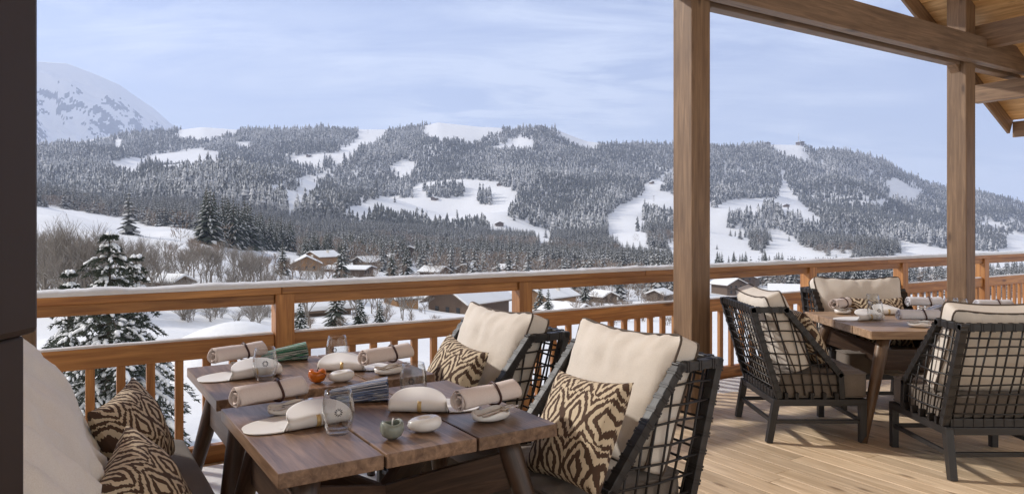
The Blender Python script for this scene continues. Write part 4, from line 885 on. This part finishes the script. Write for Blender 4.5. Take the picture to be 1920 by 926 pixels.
# ------------------------------------------------------------------ tables
def table(loc, rz, w, l, n, m, ml, mb_, label, th=.045, top=.74, along_x=False):
    """w across the planks (local x), l along them (local y)"""
    root = empty('dining_table', loc, rz, label, 'table'); g = .009; pw = (w - g * (n - 1)) / n
    for k in range(n):
        x = -w / 2 + pw / 2 + k * (pw + g); MB().bar((x, -l / 2, top - th / 2), (x, l / 2, top - th / 2), pw, th).build('plank', m, root, .003)
    legs = []
    for sx in (-1, 1):
        for sy in (-1, 1):
            t = Vector((sx * (w / 2 - .13), sy * (l / 2 - .15), top - th - .001)); f = Vector((sx * (w / 2 + .01), sy * (l / 2 + .06), 0)); legs.append((t, f))
            pts = [t.lerp(f, a) for a in (0, .12, .5, 1)]; MB().tube(pts, [.043, .043, .036, .024], 14).build('leg', ml, root)
    ap = MB()
    for i, j in ((0, 3), (1, 2)):
        a = legs[i][0].lerp(legs[i][1], .17); b = legs[j][0].lerp(legs[j][1], .17); z = -.004 if i else .006
        mid = (a + b) / 2 - Vector((0, 0, .16)); 
        ap.bar(a + Vector((0, 0, z)), mid, .034 + z, .13); ap.bar(mid, b + Vector((0, 0, z)), .034 + z, .13)
    ap.build('cross_brace', mb_, root, .003)
    for i, j in ((0, 1), (2, 3)):
        a = legs[i][0].lerp(legs[i][1], .22); b = legs[j][0].lerp(legs[j][1], .22); MB().bar(a, b, .03, .14).build('apron', mb_, root, .003)
    return root
T1 = (W((.53 + 1.51) / 2, 2.52), A); T2 = (W(.54 + .49, 3.495), A); T3 = (Vector((2.975, 5.355, 0)), 0)
table(T1[0], A, .98, .86, 3, M['table'], M['table_dark'], M['table_dark'], 'dark plank table nearest the viewer set for two')
table(T2[0], A, .98, .79, 3, M['table'], M['table_dark'], M['table_dark'], 'dark plank table just behind the nearest one, by the railing')
table(T3[0], R(90), 1.10, 1.14, 4, M['table_light'], M['oak_dark'], M['table_dark'], 'lighter brown plank table at the right set for four', .055)

# ------------------------------------------------------------------ table settings (local frame: diner sits at -x looking +x, z = 0 on the table)
TOP = .7405
def first_or_copy(store, key, make):
    if key not in store: store[key] = make(); return store[key]
    return copy_tree(store[key])
ST = {}
def setpos(o, p, rz, s=1): o.location = p; o.rotation_euler = (0, 0, rz); o.scale = (s, s, s); return o
def make_roll(m):
    root = empty('napkin_roll'); L_ = .235; mb = MB(); k = 70; prof = []
    for i in range(k + 1):
        q = i / k * 2.6 * 2 * math.pi; r = .010 + .0255 * (i / k) ** .75; prof.append((r * math.cos(q), r * math.sin(q) * .95))
    def sheet(i, j):
        a = prof[min(k, int(round(i * k)))]; x = -L_ / 2 + L_ * j; e = .0015 * math.sin(j * 9 + i * 14) + .002 * fbm(i * 5, j * 6, 2); rr = 1 + e * 12 + .05 * (abs(2 * j - 1) ** 3) - .08 * math.exp(-((j - .62) / .06) ** 2)
        xo = .004 * math.sin(i * 40) * (1 if j in (0, 1) else 0); return Vector((x + xo, a[0] * rr, a[1] * rr + .036))
    mb.grid(sheet, k, 18); mb.build('cloth', m, root, solid=.0028)
    q = [(L_ * .12 + .006 * math.sin(t * 2), .0365 * math.cos(t), .036 + .0355 * math.sin(t)) for t in np.linspace(0, 2 * math.pi, 26)[:-1]]
    MB().tube(q, .0042, 6, closed=True).build('leather_ring', M['ring'], root); return root
def make_dish():
    mb = MB(); pr = [(0, .004), (.05, .004), (.066, .010), (.0715, .022), (.0695, .031), (.064, .032), (.059, .025), (.050, .016), (.03, .012), (0, .011)]
    mb.lathe(pr, 36, 0, 1.12, .82, lambda p: Vector((p.x, p.y, p.z + (.006 * math.sin(3 * math.atan2(p.y, p.x)) if p.z > .02 else 0)))); return mb.build('side_dish', M['porcelain'])
def make_plate():
    """thin oval porcelain sheet, its near part folded over into a flap held by a gold band"""
    root = empty('presentation_plate'); mb = MB(); n = 44
    def curve(s, x):      # s: arc position from far edge; folds at y=-.075 (bend radius .02)
        yb = -.062; rb = .021
        if s >= yb: return Vector((x, s, .004 + .012 * max(0, (abs(s) - .09)) * 6 * .05))
        a = (yb - s) / rb; lim = R(166) - R(10) * (x / .15)
        if a <= lim: return Vector((x, yb - rb * math.sin(a), .004 + rb * (1 - math.cos(a))))
        r_ = (a - lim) * rb; y0 = yb - rb * math.sin(lim); z0 = .004 + rb * (1 - math.cos(lim)); return Vector((x, y0 - math.cos(lim) * r_, z0 + math.sin(lim) * r_ ))
    def fn(i, j):
        x = -.158 + .316 * i; h = math.sqrt(max(0, 1 - (x / .158) ** 2)); top = .115 * h ** .8; low = -(.075 + .0 * h) * h ** .8
        fl = max(0, min(1, (x + .075) / .03)); fl = fl * fl * (3 - 2 * fl); low = low * (1 - fl) + fl * -(.062 + .150 * max(0, 1 - abs((x - .055) / .108) ** 3.2) ** .42)
        s = low + (top - low) * j; p = curve(s, x); p.z += .003 * math.sin(x * 40) * (s < -.1); return p
    mb.grid(fn, n, n); mb.build('sheet', M['bisque'], root, solid=.004)
    def off(s, x):
        a = curve(s + .001, x); b = curve(s - .001, x); t = (b - a).normalized(); return Vector((0, -t.z, t.y)) * -.0036 if t.y < 0 and abs(t.z) < .2 else Vector((0, -t.z, t.y)) * .0036
    bd = MB(); bd.grid(lambda i, j: curve(-.064 - .150 * j, .040 + .014 * i) + off(-.064 - .150 * j, .040), 2, 24); bd.build('gold_band', M['gold'], root, solid=.0012)
    return root
def make_glass(stem=True):
    root = empty('glass_tumbler'); o = [(0, .0), (.026, 0), (.030, .004), (.036, .02), (.0415, .042), (.0425, .058), (.040, .080), (.0355, .102), (.0335, .112)]
    i = [(.0325, .112), (.0342, .101), (.0386, .080), (.0410, .058), (.040, .043), (.034, .023), (.027, .013), (0, .011)]
    MB().lathe(o + i, 40).build('bowl', M['glass'], root)
    em = MB()
    for k in range(11):
        a = math.pi * (k / 11) * 2; d = Vector((math.cos(a), math.sin(a))); 
        def pt(t, w): 
            y, z = d.x * t - d.y * w, d.y * t + d.x * w + .064; rr = .0432 - .00004 / .01 * abs(z - .058) * 10; th = y / rr; return Vector((math.sin(th) * rr, -math.cos(th) * rr, z))
        em.add([pt(.0035, 0), pt(.0080, .0016), pt(.0115, 0), pt(.0080, -.0016)], [(0, 1, 2, 3)])
    em.build('flower_emblem', M['emblem'], root, solid=.0004); return root
def stripes(name, cols, sc_=120):
    m = mat(name, cols[0], .8); N, L, b = nodes(m); g = N.new('ShaderNodeAttribute'); g.attribute_name = 'gc'; sp = N.new('ShaderNodeSeparateXYZ'); L.new(g.outputs['Vector'], sp.inputs[0])
    n = N.new('ShaderNodeTexNoise'); n.noise_dimensions = '1D'; n.inputs['Scale'].default_value = sc_; n.inputs['Detail'].default_value = 1; L.new(sp.outputs[1], n.inputs['W'])
    r = ramp(N, [(.28 + .44 * i / (len(cols) - 1), c) for i, c in enumerate(cols)]); r.color_ramp.interpolation = 'CONSTANT'; L.new(n.outputs[0], r.inputs[0]); L.new(r.outputs[0], b.inputs['Base Color']); return m
M['blue_stripe'] = stripes('blue_striped_cloth', [(.045, .06, .13), (.55, .53, .52), (.14, .20, .36), (.03, .035, .06), (.32, .30, .28)])
M['green_stripe'] = stripes('green_striped_cloth', [(.03, .06, .05), (.05, .30, .16), (.55, .55, .52), (.02, .04, .05), (.06, .10, .22)])
def make_bundle(m):
    root = empty('cloth_bundle'); r = random.Random(4)
    for k in range(7):     # fanned folds, tied at the narrow end
        mb = MB(); f = (k - 3) / 3; zb = .012 + .010 * k
        def fn(i, j, f=f, zb=zb):
            q = 2 * math.pi * i; t = j; w = .026 + .030 * t; h = .0065 + .003 * t; x = -.11 + .225 * t
            y = math.cos(q) * w * (1 - .25 * abs(f)) + f * .010 * t; z = math.sin(q) * h * (1 + .5 * math.sin(3 * q + k)) + zb * (.62 + .45 * t) ; return Vector((x + .004 * math.sin(q * 2 + k), y, z))
        n0 = len(mb.v); mb.grid(fn, 22, 16, 0, True, True); mb.g = [(p[0], p[1] + k * .7 + p[2] * .8, 0) for p in mb.v]; mb.build('fold', m, root)
    return root
def make_pebble():
    mb = MB(); pr = [(0, .003), (.030, .003), (.047, .012), (.054, .026), (.050, .041), (.038, .049), (.024, .048), (.016, .040), (.010, .035), (0, .034)]
    mb.lathe(pr, 36, 0, 1.12, .78, lambda p: Vector((p.x, p.y, p.z * (1 + .10 * p.x / .05)))); return mb.build('pebble_dish', M['porcelain'])
def make_pot(m, closed):
    root = empty('apple_pot'); pr = [(0, .003), (.018, .003), (.032, .012), (.0395, .028), (.040, .040), (.0365, .052), (.031, .0575)]
    pr += [(.020, .059), (.010, .054), (.003, .047), (0, .046)] if closed else [(.0285, .0555), (.031, .047), (.034, .036), (.030, .018), (.012, .009), (0, .009)]
    MB().lathe(pr, 36, 0, 1, 1, lambda p: Vector((p.x, p.y, p.z + (.005 * math.cos(2 * math.atan2(p.y, p.x)) if p.z > .05 else 0)))).build('bowl', m, root)
    MB().tube([(0, 0, .044 if closed else .03), (.002, .001, .06), (.006, .002, .068)], [.003, .0022, .0025], 6).build('stalk', M['bisque'] if not closed else M['bark'], root)
    if closed:
        MB().tube([(.0405 * math.cos(t) * math.cos(.55 * math.sin(t)) , -.0395 * abs(math.cos(t * .5)) , .036 + .018 * math.sin(t)) for t in np.linspace(-1.2, 1.2, 14)], .0013, 5).build('seam', M['dark'], root)
    return root
def make_cutlery():
    mb = MB()
    for y in (-.012, .012):
        mb.bar((-.10, y, .004), (.045, y, .006), .009, .0035, w1=.007); mb.lathe([(0, 0), (.016, .001), (.017, .003), (.014, .004), (0, .003)], 16, 0, 1.7, .8, lambda p, y=y: Vector((p.x + .068, p.y + y, p.z + .005)))
    return mb.build('cutlery', M['steel'], bevel=0)
def item(kind, label, cat, p, rz, group, s=1, z=0, mk=None):
    o = first_or_copy(ST, kind, mk); setpos(o, (p[0], p[1], TOP + z), rz, s); tag(o, label, cat, group); ST['_last'] = o; return o
roll = lambda: make_roll(M['napkin']); rollc = lambda: make_roll(M['napkin_cool'])
def setting(tname, side, pr, rr, pd, pp, rp, pg, flip=False, cool=False, rg=0):
    """napkin roll on its dish, folded plate, glass; all in world positions"""
    who = f'at the {side} of the {tname}'
    item('dish', f'small white dish under the napkin roll {who}', 'dish', pd, rr, 'white side dishes', mk=make_dish)
    o = item('rollc' if cool else 'roll', f'rolled napkin with a brown ring {who}', 'napkin', pr, rr, 'rolled napkins', 1.18, z=.031, mk=rollc if cool else roll)
    item('plate', f'folded white plate with a gold band {who}', 'plate', pp, rp, 'folded white plates', mk=make_plate)
    o = ST['_last']; o.scale = (-1.06 if flip else 1.12, 1.12, 1.0)
    item('glass', f'stemless glass with a flower emblem {who}', 'glass', pg, rg, 'stemless glasses', 1.32, mk=make_glass)
    item('cutlery', f'pair of silver spoons by the napkin roll {who}', 'cutlery', (pd[0] + .03, pd[1] - .02 if not cool else pd[1] + .02), rr + R(8), 'silver cutlery', z=.034, mk=make_cutlery)
def on(px, py): p = at(px, py, TOP); return (p.x, p.y)
setting('front table', 'bench side', on(505, 770), R(47), on(540, 774), on(552, 796), R(38), on(634, 812), rg=R(15))
setting('front table', 'chair side', on(912, 777), R(43), on(920, 786), on(818, 764), R(-3), on(775, 748), rg=R(0), flip=True)
setting('back table', 'bench side', on(446, 688), R(54), on(462, 690), on(446, 706), R(40), on(497, 712), rg=R(20))
setting('back table', 'chair side', on(724, 692), R(48), on(730, 700), on(668, 690), R(0), on(632, 684), rg=R(0), flip=True)
item('bundle', 'blue striped cloth bundle at the back edge of the front table', 'cloth', on(672, 752), R(14), None, mk=lambda: make_bundle(M['blue_stripe']))
item('gbundle', 'green striped cloth bundle at the back edge of the back table', 'cloth', on(532, 676), R(26), None, mk=lambda: make_bundle(M['green_stripe']))
item('pebble', 'glossy white pebble shaped dish on the front table', 'dish', on(796, 808), R(10), 'white pebble dishes', mk=make_pebble)
item('pebble', 'white pebble shaped dish beside the orange pot on the back table', 'dish', on(640, 715), R(18), 'white pebble dishes', .98, mk=make_pebble)
item('sage', 'sage green open apple shaped pot on the front table', 'pot', on(735, 822), R(30), None, mk=lambda: make_pot(M['sage'], False))
item('amber', 'glossy orange apple shaped pot on the back table', 'pot', on(595, 717), R(10), None, mk=lambda: make_pot(M['amber'], True))
setting('right table', 'left end', on(1577, 585), R(42), on(1580, 588), on(1606, 599), R(20), on(1641, 602))
setting('right table', 'far side', on(1733, 582), R(-2), on(1740, 584), on(1668, 588), R(0), on(1636, 585), flip=True, cool=True)
setting('right table', 'near side', on(1722, 610), R(-4), on(1724, 613), on(1800, 606), R(20), on(1800, 596), cool=True)
setting('right table', 'right end', on(1862, 588), R(0), on(1866, 590), on(1825, 590), R(170), on(1783, 594), cool=True)
item('bundle', 'blue striped cloth bundle in the middle of the right table', 'cloth', on(1750, 593), R(30), None, mk=lambda: make_bundle(M['blue_stripe']))
